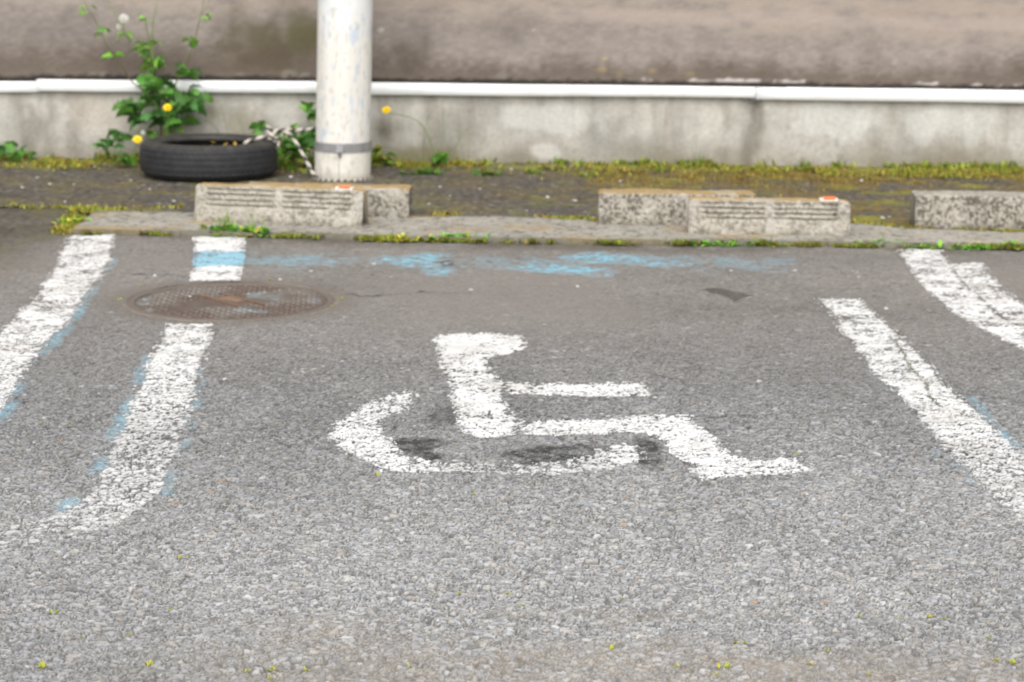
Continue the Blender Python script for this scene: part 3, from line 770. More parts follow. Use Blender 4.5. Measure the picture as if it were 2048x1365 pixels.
def bar(px0, py0, px1, py1, w, h, col):
    a = mh_local(px0, py0); b = mh_local(px1, py1)
    m = MB(); L = math.hypot(b[0] - a[0], b[1] - a[1])
    m.box((a[0] + b[0]) / 2, (a[1] + b[1]) / 2, -.001 + h / 2, L, w, h + .003, col, math.atan2(b[1] - a[1], b[0] - a[0]))
    return m.build('raised_bar', M_IRON, man)
bar(440, 588, 528, 611, .010, .004, (.155, .095, .062)); bar(398, 591, 480, 615, .010, .004, (.155, .10, .068))
pl = MB(); a = mh_local(446, 596); b = mh_local(486, 603)
pl.box((a[0] + b[0]) / 2, (a[1] + b[1]) / 2, 0, math.hypot(a[0] - b[0], a[1] - b[1]), .045, .004, (.19, .125, .085), math.atan2(b[1] - a[1], b[0] - a[0]))
pl.build('badge_plate', M_IRON, man)

# ================================================================== CONCRETE WHEEL STOPS
def stop_mesh(name, L, depth, height, slope, ribs, seed, moss):
    """worn precast block: origin at front bottom centre, length along x, depth along +y"""
    r = .010
    key = [(0, 0), (slope, height)] + [(depth - .012, height), (depth, 0)]
    prof = []
    def seg(a, b, n):
        for i in range(n): t = i / n; prof.append((a[0] + (b[0] - a[0]) * t, a[1] + (b[1] - a[1]) * t))
    def cut(a, b, d):
        L_ = math.hypot(b[0] - a[0], b[1] - a[1]); return (a[0] + (b[0] - a[0]) * d / L_, a[1] + (b[1] - a[1]) * d / L_)
    nf = 54
    f_end = cut(key[1], key[0], r); t_st = cut(key[1], key[2], r); t_end = cut(key[2], key[1], r); b_st = cut(key[2], key[3], r)
    seg(key[0], f_end, nf)
    for i in range(5):
        t = i / 5; prof.append(tuple((1 - t) ** 2 * f_end[k] + 2 * t * (1 - t) * key[1][k] + t * t * t_st[k] for k in (0, 1)))
    seg(t_st, t_end, 22)
    for i in range(5):
        t = i / 5; prof.append(tuple((1 - t) ** 2 * t_end[k] + 2 * t * (1 - t) * key[2][k] + t * t * b_st[k] for k in (0, 1)))
    seg(b_st, key[3], 12); prof.append(key[3])
    prof = np.array(prof); NP = len(prof)
    xs_ = np.concatenate([[-L / 2] * 1, np.linspace(-L / 2 + .002, L / 2 - .002, 200), [L / 2] * 1])
    NXs = len(xs_)
    Xs = np.repeat(xs_[None, :], NP, 0); Ys = np.repeat(prof[:, :1], NXs, 1); Zs = np.repeat(prof[:, 1:], NXs, 1)
    tang = np.gradient(prof, axis=0); nrm = np.stack([-tang[:, 1], tang[:, 0]], -1); nrm /= np.linalg.norm(nrm, axis=1)[:, None] + 1e-9
    arc = np.concatenate([[0], np.cumsum(np.linalg.norm(np.diff(prof, axis=0), axis=1))])
    A = np.repeat(arc[:, None], NXs, 1)
    n_f = fbm(Xs * 60, A * 60, seed, 4); n_m = fbm(Xs * 14, A * 14, seed + 1, 4)
    pit = sst(.60, .72, fbm(Xs * 75, A * 75, seed + 2, 3))
    disp = (n_f - .5) * .0045 + (n_m - .5) * .007 - pit * .004
    endf = sst(.012, 0, L / 2 - np.abs(Xs)); disp -= endf * .006
    slot = np.zeros_like(A)
    if ribs:
        Lf = np.hypot(slope, height)
        for k in range(4):
            c = Lf * (.48 + .135 * k) ; hw = .0050
            wv = (fbm(Xs * 12, A * 0 + k, seed + 9, 2) - .5) * .004
            hw = .0042; m = sst(hw, hw * .4, np.abs(A - c + wv))
            ends = sst(.012, .022, np.abs(Xs)) * sst(L / 2 - .038, L / 2 - .048, np.abs(Xs))
            m = m * ends * sst(.25, .45, fbm(Xs * 20, A * 0 + k * 3.3, seed + 12, 3)+.12)
            slot = np.maximum(slot, m)
        fr_ = sst(.40, .44, A / Lf) * sst(.98, .94, A / Lf)
        panel = fr_ * sst(L / 2 - .030, L / 2 - .040, np.abs(Xs)) 
        disp = disp - slot * .0068 - panel * .002
    Ys = Ys + disp * nrm[:, :1]; Zs = np.maximum(Zs + disp * nrm[:, 1:], 0)
    Zs[0] = 0; Zs[-1] = 0
    top = sst(.5, .9, np.repeat(nrm[:, 1:], NXs, 1))
    g_ = (.34 if ribs else .32) + .10 * (n_m - .5) + .12 * (n_f - .5)
    c = np.stack([g_ * .97, g_ * .90, g_ * .76], -1)
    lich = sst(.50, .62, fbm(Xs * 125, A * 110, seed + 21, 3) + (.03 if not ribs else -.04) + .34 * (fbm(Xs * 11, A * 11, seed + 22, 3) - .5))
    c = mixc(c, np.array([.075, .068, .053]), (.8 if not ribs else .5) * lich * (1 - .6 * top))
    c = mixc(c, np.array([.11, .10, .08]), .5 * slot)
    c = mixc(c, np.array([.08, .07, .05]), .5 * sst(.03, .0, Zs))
    if moss > 0:
        mk = top * sst(.38, .52, fbm(Xs * 7, A * 12, seed + 31, 4) + moss * .2)
        c = mixc(c, np.array([.30, .20, .070]), .8 * mk)
    pale = sst(.60, .7, fbm(Xs * 20, A * 20, seed + 41, 3)); c = mixc(c, np.array([.42, .40, .36]), .45 * pale)
    v = np.stack([Xs, Ys, Zs], -1)
    q = grid_quads(NP, NXs)[:, ::-1]
    me = mesh_np(name, v.reshape(-1, 3), q, c.reshape(-1, 3), True, M_CONC, None, link=False)
    import bmesh
    bm = bmesh.new(); bm.from_mesh(me)
    be = [e for e in bm.edges if e.is_boundary]
    r_ = bmesh.ops.holes_fill(bm, edges=be)
    for f_ in r_['faces']: f_.smooth = False
    bmesh.ops.recalc_face_normals(bm, faces=bm.faces)
    bmesh.ops.split_edges(bm, edges=list({e for f_ in r_['faces'] for e in f_.edges}))
    bm.to_mesh(me); bm.free()
    return me
def place_stop(pl_, pr_, ribs, seed, label, depth=.15, height=.118, slope=.03, moss=1.0, length=None, z0=.016):
    a = G(*pl_, z0); b = G(*pr_, z0); L = float(np.hypot(b[0] - a[0], b[1] - a[1]))
    ang_ = math.atan2(b[1] - a[1], b[0] - a[0])
    if length:
        b = a + (b - a) * (length / L); L = length
    root = empty('wheel_stop', ((a[0] + b[0]) / 2, (a[1] + b[1]) / 2, z0 - .004), label, 'wheel stop', 'concrete wheel stops along the kerb', ang_)
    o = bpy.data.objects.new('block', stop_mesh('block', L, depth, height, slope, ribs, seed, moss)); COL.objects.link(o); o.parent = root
    return root, L
r1, L1 = place_stop((387, 443), (722, 457), True, 2101, 'ribbed concrete wheel stop in front of the tyre and pole', depth=.11, height=.134, slope=.028, moss=.9)
r2, L2 = place_stop((484, 431), (817, 438), False, 2201, 'plain concrete wheel stop tucked behind the ribbed one at the pole', depth=.14, height=.112, slope=.012, moss=1.5, z0=.016)
r3, L3 = place_stop((1198, 450), (1512, 453), False, 2301, 'plain lichen-spotted concrete wheel stop behind the ribbed one beyond the gap', depth=.14, height=.118, slope=.010, moss=1.2)
r4, L4 = place_stop((1377, 468), (1700, 474), True, 2401, 'ribbed concrete wheel stop farther from the pole, with orange reflector on top', depth=.11, height=.124, slope=.028, moss=1.1)
r5, L5 = place_stop((1830, 456), (2150, 461), False, 2501, 'plain bare concrete wheel stop standing alone, cut by the picture edge', depth=.15, height=.122, slope=.010, moss=-3)
for rt, L_, px, h_ in ((r1, L1, 688, .134), (r4, L4, 1659, .124)):
    base = G(px, 383 if rt is r1 else 402, .14)
    loc = rt.matrix_basis.inverted() @ Vector(base)
    m = MB(); m.box(loc.x, .042, h_ + .003, .062, .030, .010, (.62, .60, .55)); m.build('reflector_base', M_CONC, rt)
    m = MB(); m.box(loc.x + .002, .038, h_ + .0085, .040, .024, .008, (.80, .17, .05)); m.build('reflector', M_REFL, rt)

# ================================================================== POLE
pb = G(685, 361); POLE_R = .5 * 106 / 471.0
PY = pb[1] + POLE_R - .07
base_x = V(685, 350, PY)[0]; top_pt = V(690.5, 0, PY)
lean = (top_pt[0] - base_x) / top_pt[2]
pole = empty('pole', (base_x, PY, 0), 'thick cream painted pole with scuffed paint and a grey strap near its foot', 'pole')
def cyl(name, r0, r1, z0, z1, colfn, mat, nseg=96, nz=120, amp=0.0, serr=False):
    th = np.linspace(0, 2 * np.pi, nseg + 1); zz = np.linspace(z0, z1, nz)
    TH = np.repeat(th[None, :], nz, 0); ZZ = np.repeat(zz[:, None], nseg + 1, 1)
    R_ = r0 + (r1 - r0) * (ZZ - z0) / (z1 - z0) + amp * (fbm(TH * 3, ZZ * 20, 811, 3) - .5)
    v = np.stack([R_ * np.cos(TH) + lean * ZZ, R_ * np.sin(TH), ZZ], -1)
    return mesh_np(name, v.reshape(-1, 3), grid_quads(nz, nseg + 1), colfn(TH, ZZ).reshape(-1, 3), True, mat, pole)
z_band0, z_band1 = V(685, 303, pb[1])[2], V(685, 284, pb[1])[2]
def shaft_col(T, Z):
    c = np.full(T.shape + (3,), 1.0) * np.array([.63, .61, .565])
    n = fbm(T * 2, Z * 3, 821, 4); c = c * (.93 + .14 * n)[..., None]
    hi = sst(.35, .75, Z)
    pk = sst(.635, .70, fbm(T * 8, Z * 15, 822, 4) + .05 * hi - .01)
    c = mixc(c, np.array([.40, .47, .55]), .75 * pk)
    hz = sst(.55, .75, Z + (fbm(T * 5, Z * 6, 823, 3) - .5) * .3)
    c = mixc(c, np.array([.62, .65, .68]), .55 * hz)
    c = mixc(c, np.array([.36, .33, .28]), .45 * sst(.66, .72, fbm(T * 14, Z * 40, 824, 3)))
    c = c * (.93 + .12 * fbm(T * 12, Z * 2.0, 825, 4))[..., None]
    c = mixc(c, np.array([.50, .42, .30]), .3 * sst(.24, .13, Z) * sst(.4, .7, n))
    return c
cyl('shaft', POLE_R, POLE_R * .985, z_band0 - .02, 3.0, shaft_col, M_POLE, nz=260)
def sleeve_col(T, Z):
    c = np.full(T.shape + (3,), 1.0) * np.array([.60, .575, .515])
    n = fbm(T * 6, Z * 60, 831, 4); c = c * (.84 + .28 * n)[..., None]
    c = mixc(c, np.array([.33, .31, .26]), .5 * sst(.6, .72, fbm(T * 11, Z * 25, 832, 4)))
    seam = sst(.028, .010, np.abs(T - 4.66)); c = mixc(c, np.array([.16, .17, .15]), .8 * seam)
    c = mixc(c, np.array([.25, .22, .15]), .6 * sst(.05, .0, Z))
    return c
cyl('lower_sleeve', POLE_R + .003, POLE_R + .003, -.01, z_band0 + .004, sleeve_col, M_POLE, nz=70, nseg=256, amp=.002)
cyl('strap', POLE_R + .005, POLE_R + .005, z_band0, z_band1, lambda T, Z: np.full(T.shape + (3,), 1.) * np.array([.21, .21, .21]) * (.7 + .6 * fbm(T * 5, Z * 40, 841, 3))[..., None], M_BAND, nz=6)
m = MB(); m.box(-.004 + lean * .12, -POLE_R - .008, (z_band0 + z_band1) / 2, .028, .010, .03, (.30, .30, .31)); m.box(-.004 + lean * .12, -POLE_R - .006, z_band0 - .007, .012, .008, .018, (.10, .10, .10)); m.build('strap_buckle', M_BAND, pole)

# ================================================================== TYRE
ty_f = G(418, 363); TY_R = .5 * 268 / 470.0
ty_c = np.array([V(418, 330, ty_f[1] + TY_R - .14)[0], ty_f[1] + TY_R - .14, .0])
tyre = empty('tyre', (ty_c[0], ty_c[1], .008), 'old black car tyre lying flat on the verge beside the pole', 'tyre')
TW = .150
def tyre_part(name, prof, colr, tread=False, nseg=288):
    prof = np.array(prof); NP = len(prof)
    th = np.linspace(0, 2 * np.pi, nseg + 1)
    R_ = np.repeat(prof[:, :1], nseg + 1, 1); Z_ = np.repeat(prof[:, 1:], nseg + 1, 1); TH = np.repeat(th[None], NP, 0)
    if tread:
        zc = (Z_ - TW / 2)
        for gz in (-.036, -.012, .014, .038):
            R_ = R_ - .0014 * sst(.0035, .0018, np.abs(zc - gz))
        ph = (TH * 72 / (2 * np.pi) + zc * 18) % 1
        R_ = R_ - .0035 * sst(.10, .05, np.abs(ph - .5)) * sst(.026, .034, np.abs(zc))
    else:
        R_ = R_ + 0
    v = np.stack([R_ * np.cos(TH), R_ * np.sin(TH), Z_], -1)
    n = fbm(TH * 6, Z_ * 30 + R_ * 20, 851, 4); n2 = fbm(TH * 25, Z_ * 90 + R_ * 60, 852, 3)
    c = np.full(TH.shape + (3,), 1.) * np.array(colr) * (.65 + .7 * n)[..., None]
    c = mixc(c, np.array([.075, .066, .055]), .45 * sst(.5, .75, n2) * (1 if not tread else .35))
    return mesh_np(name, v.reshape(-1, 3), grid_quads(NP, nseg + 1), c.reshape(-1, 3), True, M_RUB, tyre)
ri = TY_R * .685
def arcp(pts, n=10):
    out = []
    P_ = [Vector((p[0], p[1], 0)) for p in pts]
    for i in range(len(P_) - 1):
        p0 = P_[max(i - 1, 0)]; p1 = P_[i]; p2 = P_[i + 1]; p3 = P_[min(i + 2, len(P_) - 1)]
        for k in range(n):
            t = k / n
            q = .5 * ((2 * p1) + (-p0 + p2) * t + (2 * p0 - 5 * p1 + 4 * p2 - p3) * t * t + (-p0 + 3 * p1 - 3 * p2 + p3) * t ** 3)
            out.append((q.x, q.y))
    out.append((P_[-1].x, P_[-1].y)); return out
tyre_part('tread', arcp([(TY_R - .014, .016), (TY_R - .003, .030), (TY_R, TW / 2), (TY_R - .003, TW - .030), (TY_R - .014, TW - .016)], 16), (.017, .017, .019), True)
for up_ in (True, False):
    f = (lambda z: z) if up_ else (lambda z: TW - z)
    p = arcp([(TY_R - .0135, f(TW - .0165)), (TY_R - .030, f(TW - .006)), (TY_R - .055, f(TW - .002)), (ri + .020, f(TW - .007)), (ri + .006, f(TW - .012)), (ri, f(TW - .022)), (ri + .010, f(TW - .032)), (ri + .045, f(TW - .020)), (TY_R - .035, f(TW - .028)), (TY_R - .014, f(TW * .5))], 7)
    if not up_: p = p[::-1]
    tyre_part('sidewall', p, (.030, .029, .027))

# ================================================================== ROPE (black and white twist)
def stripe(L, an):
    return (.50, .46, .40) if ((L / .055 + an / (2 * math.pi)) % 1) < .56 else (.05, .05, .045)
def cr(pts, n=14):
    P_ = [Vector(p) for p in pts]; out = []
    for i in range(len(P_) - 1):
        p0 = P_[max(i - 1, 0)]; p1 = P_[i]; p2 = P_[i + 1]; p3 = P_[min(i + 2, len(P_) - 1)]
        for k in range(n):
            t = k / n
            out.append(.5 * ((2 * p1) + (-p0 + p2) * t + (2 * p0 - 5 * p1 + 4 * p2 - p3) * t * t + (-p0 + 3 * p1 - 3 * p2 + p3) * t ** 3))
    out.append(P_[-1]); return out
rope = MB(); RR = .0075
ty_y = ty_c[1]
def RV(px, py, dy=0.0): return tuple(V(px, py, ty_y + dy))
ztop = TW + .012
xr_ = V(490, 290, ty_y)[0]
strand1 = [(xr_ - .01, ty_y - .01, TW - .055), (xr_ - .002, ty_y - .01, TW - .012), RV(502, 281, -.01), RV(522, 276, -.01), RV(542, 277, -.01), RV(558, 278, .0), RV(556, 290, -.0), RV(553, 297, -.02)]
rope.tube(cr(strand1), RR, (0, 0, 0), 10, stripe)
strand2 = [RV(552, 284, -.02), RV(540, 268, -.015), RV(530, 256, -.01), RV(537, 255, .005), RV(546, 264, .01), RV(556, 265, .0), RV(570, 260, 0), (V(600, 261, ty_y + .04)[0], ty_y + .04, V(600, 261, ty_y + .04)[2]), (base_x - POLE_R * .98, PY + .03, V(632, 259, PY)[2]), (base_x - POLE_R * .5, PY + POLE_R * .98, V(632, 259, PY)[2])]
rope.tube(cr(strand2), RR, (0, 0, 0), 10, stripe)
bz = .006
ra = POLE_R + .009
strand3 = [RV(546, 270, -.012), RV(553, 262, -.012), RV(566, 262, -.008), RV(580, 270, -.005), RV(592, 285, -.01), RV(604, 306, -.02), RV(616, 328, -.03), (base_x - ra * .98, PY - ra * .35, .03), (base_x - ra * .80, PY - ra * .62, .012)]
rope.tube(cr(strand3), RR, (0, 0, 0), 10, stripe)
loop = []
for k in range(161):
    a = 2 * math.pi * k / 160
    loop.append((base_x + ra * math.cos(a), PY + ra * math.sin(a), bz + .001 * math.sin(7 * a)))
rope.tube(loop, .0065, (0, 0, 0), 10, lambda L, an: (.60, .57, .50) if ((L / .026 + an / (2 * math.pi)) % 1) < .35 else (.02, .022, .02))
tag(rope.build('rope', M_ROPE, None, True), 'black and white twisted rope tying the tyre to the foot of the pole', 'rope')

# ================================================================== PLANTS
GREEN = (.085, .22, .035); DGREEN = (.050, .135, .028); LGREEN = (.17, .34, .05); OLIVE = (.20, .22, .035); YEL = (.42, .40, .05); BROWN = (.22, .16, .06)
def rc_(c, s=.2):
    k = 1 + random.uniform(-s, s); return tuple(max(0, v * k * (1 + random.uniform(-s, s) * .3)) for v in c)
def leaf_mesh(kind, col, name='leaf'):
    """one leaf along +x, unit length, toothed outline, folded along the midrib"""
    m = MB(); n = 9; vs = []; cs = []
    for i in range(n + 1):
        t = i / n
        w = .29 * math.sin(math.pi * min(1, t ** .75)) ** .8 + .015
        if kind == 'lobed': w *= (1.25 if i % 2 else .62)
        if kind == 'grass': w = .05 * (1 - t) ** .7 + .004
        if kind == 'oval': w *= 1.15
        z = .20 * math.sin(math.pi * t * .9) - .22 * t * t
        f = .35 * w
        sl = .05 if kind == 'lobed' and i % 2 else 0
        vs += [(t - sl, -w, z + f), (t, 0, z), (t - sl, w, z + f)]
        e = 1.12 if i % 2 else .95
        cs += [rc_(tuple(v * e for v in col), .12), rc_(tuple(v * 1.25 for v in col), .08), rc_(tuple(v * e for v in col), .12)]
    fs = []
    for i in range(n):
        a = i * 3; fs += [(a, a + 1, a + 4, a + 3), (a + 1, a + 2, a + 5, a + 4)]
    m.add(vs, fs, cs); return m.mesh(name, M_LEAF, True)
LEAVES = {('lobed', 'g'): leaf_mesh('lobed', GREEN), ('lobed', 'd'): leaf_mesh('lobed', DGREEN), ('lobed', 'l'): leaf_mesh('lobed', LGREEN),
          ('oval', 'l'): leaf_mesh('oval', LGREEN), ('oval', 'g'): leaf_mesh('oval', GREEN), ('oval', 'o'): leaf_mesh('oval', OLIVE)}
def put_leaf(root, pos, size, az, elev, kind, roll=0.0):
    """leaf as a part of a plant; pos in world space"""
    o = bpy.data.objects.new('leaf', LEAVES[kind]); COL.objects.link(o); o.parent = root
    o.location = Vector(pos) - Vector(root.location)
    o.rotation_euler = (Matrix.Rotation(az, 3, 'Z') @ Matrix.Rotation(-elev, 3, 'Y') @ Matrix.Rotation(roll, 3, 'X')).to_euler()
    o.scale = (size, size, size); return o
def seg_stem(m, pts, r0, r1, c0, c1, n=6):
    P_ = cr(pts, 8); N = len(P_)
    m.tube(P_, [r0 + (r1 - r0) * i / (N - 1) for i in range(N)], [tuple(c0[k] + (c1[k] - c0[k]) * i / (N - 1) for k in range(3)) for i in range(N)], n)
def flower(root, pos, r, tilt=0.5, name='flower_head'):
    """dandelion head: crowded strap petals in layers over a green cup, turned a little towards the light"""
    m = MB()
    Rm = Matrix.Rotation(tilt, 3, 'X')
    for ring_, (cnt, rr, el) in enumerate(((26, 1.0, .18), (22, .80, .45), (18, .58, .75), (12, .35, 1.1))):
        for k in range(cnt):
            a = 2 * math.pi * (k + .5 * ring_) / cnt + random.uniform(-.08, .08); e = el + random.uniform(-.1, .1); L = r * rr * random.uniform(.9, 1.08); w = r * .085
            d = Vector((math.cos(a) * math.cos(e), math.sin(a) * math.cos(e), math.sin(e))); s = Vector((-math.sin(a), math.cos(a), 0))
            p0 = d * .08 * r; p1 = d * L * .6; p2 = d * L + Vector((0, 0, -.05 * r))
            q = [p0 - s * w * .5, p0 + s * w * .5, p1 + s * w, p2 + s * w * .7, p2 - s * w * .7, p1 - s * w]
            cc = rc_((.90, .66, .02) if ring_ < 2 else (.88, .56, .015), .06)
            m.add([tuple(Vector(pos) - Vector(root.location) + Rm @ v) for v in q], [(0, 1, 2, 5), (5, 2, 3, 4)], cc)
    o = m.build(name, M_PETAL, root)
    g_ = MB(); c0 = Vector(pos) - Vector(root.location)
    g_.tube([tuple(c0 + Rm @ Vector((0, 0, -r * .75))), tuple(c0 + Rm @ Vector((0, 0, -r * .35))), tuple(c0 + Rm @ Vector((0, 0, .02 * r)))], [r * .16, r * .36, r * .42], GREEN, 10)
    g_.build('flower_cup', M_STEM, root)
    return o
def puff(root, pos, r, name='seed_head'):
    m = MB(); c0 = Vector(pos) - Vector(root.location)
    for k in range(260):
        z = 1 - 2 * (k + .5) / 260; a = k * 2.39996; q = math.sqrt(1 - z * z)
        d = Vector((q * math.cos(a), q * math.sin(a), z)); p = c0 + d * r * .78
        s = d.orthogonal().normalized(); t = d.cross(s)
        for j in range(4):
            an = j * math.pi / 2 + k; e = (s * math.cos(an) + t * math.sin(an)); f2 = d.cross(e)
            tip = c0 + d * r * random.uniform(.95, 1.05) + e * r * .17
            w = f2 * r * .03
            m.add([tuple(p - w), tuple(p + w), tuple(tip + w * .6), tuple(tip - w * .6)], [(0, 1, 2, 3)], (.80, .78, .74))
    return m.build(name, M_FLUFF, root)

# -- tall sow thistle against the wall, behind the tyre
def wfy(px, off): return wall_y((px - 1024) / 470.0) - off
WY = wfy(320, .09)
th_base = V(322, 312, WY)
th_base[2] = 0.0
thistle = empty('tall_weed', tuple(th_base), 'tall branching green weed with white seed heads growing behind the tyre', 'weed')
def TP(px, py, off=0.0): return tuple(V(px, py, WY - off))
def rel(pts): return [tuple(Vector(p) - Vector(th_base)) for p in pts]
RED = (.085, .035, .03); STEMG = (.13, .20, .05)
for pts, r0, r1, c0, c1 in [
    ([(322, 318), (322, 262), (321, 225), (318, 190), (312, 160), (308, 130), (302, 100), (296, 70), (290, 38)], .0060, .0022, RED, STEMG),
    ([(309, 140), (306, 100), (305, 60), (311, 20), (318, -20)], .0028, .0012, STEMG, STEMG),
    ([(320, 215), (300, 190), (265, 165), (245, 135), (222, 105), (208, 80), (198, 55), (180, 25), (160, -15)], .0036, .0014, RED, STEMG),
    ([(308, 150), (285, 110), (262, 85), (246, 62), (230, 30), (215, 0), (208, -25)], .0030, .0012, STEMG, STEMG),
    ([(262, 82), (252, 66), (246, 52), (248, 40)], .0018, .0012, STEMG, STEMG),
    ([(328, 222), (340, 195), (355, 160), (372, 130), (382, 105), (390, 80), (398, 45), (406, 10), (408, -30)], .0040, .0016, RED, STEMG),
    ([(403, 30), (415, 12), (425, -15)], .0014, .0010, STEMG, STEMG)]:
    m = MB(); seg_stem(m, rel([TP(x, y, random.uniform(-.02, .03)) for x, y in pts]), r0, r1, c0, c1); m.build('stem', M_STEM, thistle, True)
puff(thistle, TP(248, 38, .01), .020); puff(thistle, TP(239, 54, .0), .013)
puff(thistle, TP(286, 266, .06), .011)
lf = []
def cluster(px, py, n, spread, smin, smax, kinds, seed, down=.2):
    rr = random.Random(seed); k_ = 1.0 if py < 95 else 1.35; n = int(n * 1.5 + .5); smin *= k_; smax *= k_
    for k in range(n):
        x = px + rr.uniform(-1, 1) * spread; y = py + rr.uniform(-1, 1) * spread * .8
        az = rr.uniform(0, 2 * math.pi)
        if rr.random() < .7: az = rr.choice((rr.uniform(-.7, .7), math.pi + rr.uniform(-.7, .7)))
        put_leaf(thistle, TP(x, y, rr.uniform(-.02, .07)), rr.uniform(smin, smax), az, rr.uniform(-.5, .6) - down * .3, rr.choice(kinds), rr.uniform(-1.2, 1.2))
LD = ('lobed', 'd'); LG = ('lobed', 'g'); LL = ('lobed', 'l'); OL = ('oval', 'l'); OG = ('oval', 'g')
cluster(300, 195, 9, 24, .05, .085, [LG, LD, LG], 1)
cluster(262, 215, 5, 20, .045, .075, [LD, LG], 2)
cluster(290, 235, 6, 18, .04, .07, [LD], 3)
cluster(362, 205, 9, 26, .05, .085, [LG, LD, LG], 4)
cluster(385, 195, 5, 14, .04, .06, [LG, LD], 5)
cluster(352, 235, 5, 20, .04, .07, [LG, LD], 6)
cluster(325, 250, 3, 20, .035, .06, [LD], 7)
cluster(290, 102, 7, 15, .035, .055, [LL, LG, OL], 8)
cluster(312, 130, 7, 14, .035, .055, [LL, LG, OL], 9)
cluster(371, 146, 5, 9, .035, .055, [LG, OG], 10)
cluster(380, 85, 4, 7, .035, .05, [OL, LG], 11)
cluster(250, 72, 4, 8, .025, .04, [OL, LL], 12)
cluster(206, 66, 4, 7, .03, .045, [OL, LG], 13)
cluster(223, 115, 4, 8, .025, .04, [LL, OL], 14)
cluster(170, 20, 3, 8, .025, .04, [OL, LL], 15)
cluster(294, 40, 4, 5, .022, .034, [OL, LL], 16)
cluster(412, 33, 3, 9, .025, .04, [OL], 17)
cluster(350, 264, 2, 5, .04, .05, [OL], 18)
cluster(305, 172, 4, 12, .03, .05, [LG, LD], 19)
cluster(300, 268, 4, 14, .025, .04, [LG, OL], 20)

def dandelion(base_px, head_px, off, label, r=.021, bend=(0, 0), leaves=0, stemc=STEMG):
    Yp = wfy(base_px[0], off)
    b = V(base_px[0], base_px[1], Yp); b[2] = .0
    root = empty('dandelion', tuple(b), label, 'flower', 'yellow dandelions along the wall')
    h = V(head_px[0], head_px[1], Yp - .03)
    mid = (b + h) / 2 + np.array([bend[0], 0, bend[1]])
    m = MB(); seg_stem(m, [tuple(Vector(p) - Vector(b)) for p in (b, mid, h - np.array([0, 0, r * .5]))], .0024, .0017, stemc, stemc); m.build('stem', M_STEM, root, True)
    flower(root, tuple(h), r, .75)
    for k in range(leaves):
        put_leaf(root, tuple(b + np.array([random.uniform(-.02, .02), random.uniform(-.03, .01), .015])), random.uniform(.07, .11), random.uniform(0, 6.28), random.uniform(.2, 1.0), random.choice([LG, LD, LL]), 0)
    return root
dandelion((330, 312), (336, 216), .16, 'yellow dandelion flower in front of the tall weed')
dandelion((262, 326), (275, 280), .20, 'yellow dandelion flower low beside the tyre', leaves=5)
dandelion((880, 330), (773, 221), .10, 'yellow dandelion on a long leaning stem beside the pole', bend=(.03, .07), leaves=6)
# long bare stalks by the pole
def stalk_plant(base_px, tips, off, label, leaves=(), cat='weed', name='stalk_weed'):
    Yp = wfy(base_px[0], off); b = V(base_px[0], base_px[1], Yp); b[2] = 0
    root = empty(name, tuple(b), label, cat)
    for mids in tips:
        m = MB(); P_ = [tuple(b)] + [tuple(V(x, y, Yp + random.uniform(-.03, .02))) for x, y in mids]
        seg_stem(m, [tuple(Vector(p) - Vector(b)) for p in P_], .0019, .0009, (.10, .14, .06), (.16, .20, .09), 5); m.build('stem', M_STEM, root, True)
    return root
st1 = stalk_plant((845, 332), [[(848, 290), (850, 255), (862, 225), (877, 214)], [(880, 300), (886, 250), (888, 212)], [(830, 310), (790, 298), (752, 290)], [(905, 300), (925, 270), (940, 250)]], .08, 'thin bare weed stalks standing against the foundation near the pole')
st2 = stalk_plant((470, 318), [[(455, 270), (448, 235), (440, 200)], [(500, 285), (508, 250)], [(430, 255), (405, 240), (395, 238)]], .06, 'faint thin weed stalks behind the tyre')
st3 = stalk_plant((1388, 344), [[(1386, 318), (1384, 292)], [(1395, 322), (1402, 300)], [(1378, 328), (1370, 318)], [(1390, 320), (1392, 285)]], .05, 'thin upright grass tuft at the wall behind the farther ribbed block')

def leafy_weed(base_px, off, items, label, group=None):
    Yp = wfy(base_px[0], off); b = V(base_px[0], base_px[1], Yp); b[2] = 0
    root = empty('leafy_weed', tuple(b), label, 'weed', group)
    for (px, py, n, spread, smin, smax, kinds, el) in items:
        n = int(n * 1.3 + .5); smin *= 1.25; smax *= 1.25
        p = V(px, py, Yp)
        m = MB(); seg_stem(m, [(0, 0, 0), tuple((Vector(p) - Vector(b)) * .55 + Vector((random.uniform(-.01, .01), -.01, 0))), tuple(Vector(p) - Vector(b))], .0026, .0014, STEMG, STEMG, 5); m.build('stem', M_STEM, root, True)
        for k in range(n):
            q = V(px + random.uniform(-1, 1) * spread, py + random.uniform(-1, 1) * spread, Yp - random.uniform(-.02, .05))
            az = random.choice((random.uniform(-.8, .8), math.pi + random.uniform(-.8, .8)))
            put_leaf(root, tuple(q), random.uniform(smin, smax), az, random.uniform(*el), random.choice(kinds), random.uniform(-1, 1))
    return root
leafy_weed((235, 322), .12, [(225, 288, 7, 14, .04, .065, [LD, LG], (0, .9)), (250, 282, 4, 8, .03, .05, [LD, LG], (0, .9)), (215, 300, 3, 8, .03, .05, [LG], (0, .7))], 'dark green leafy weed at the wall beside the tyre')
leafy_weed((622, 330), .12, [(618, 226, 5, 7, .035, .05, [LG, LL], (.3, 1.4)), (622, 244, 5, 8, .03, .045, [LG, OL], (.2, 1.2)), (626, 290, 10, 14, .04, .06, [LG, OG], (0, 1))], 'spiky leafed weed rising close behind the pole')
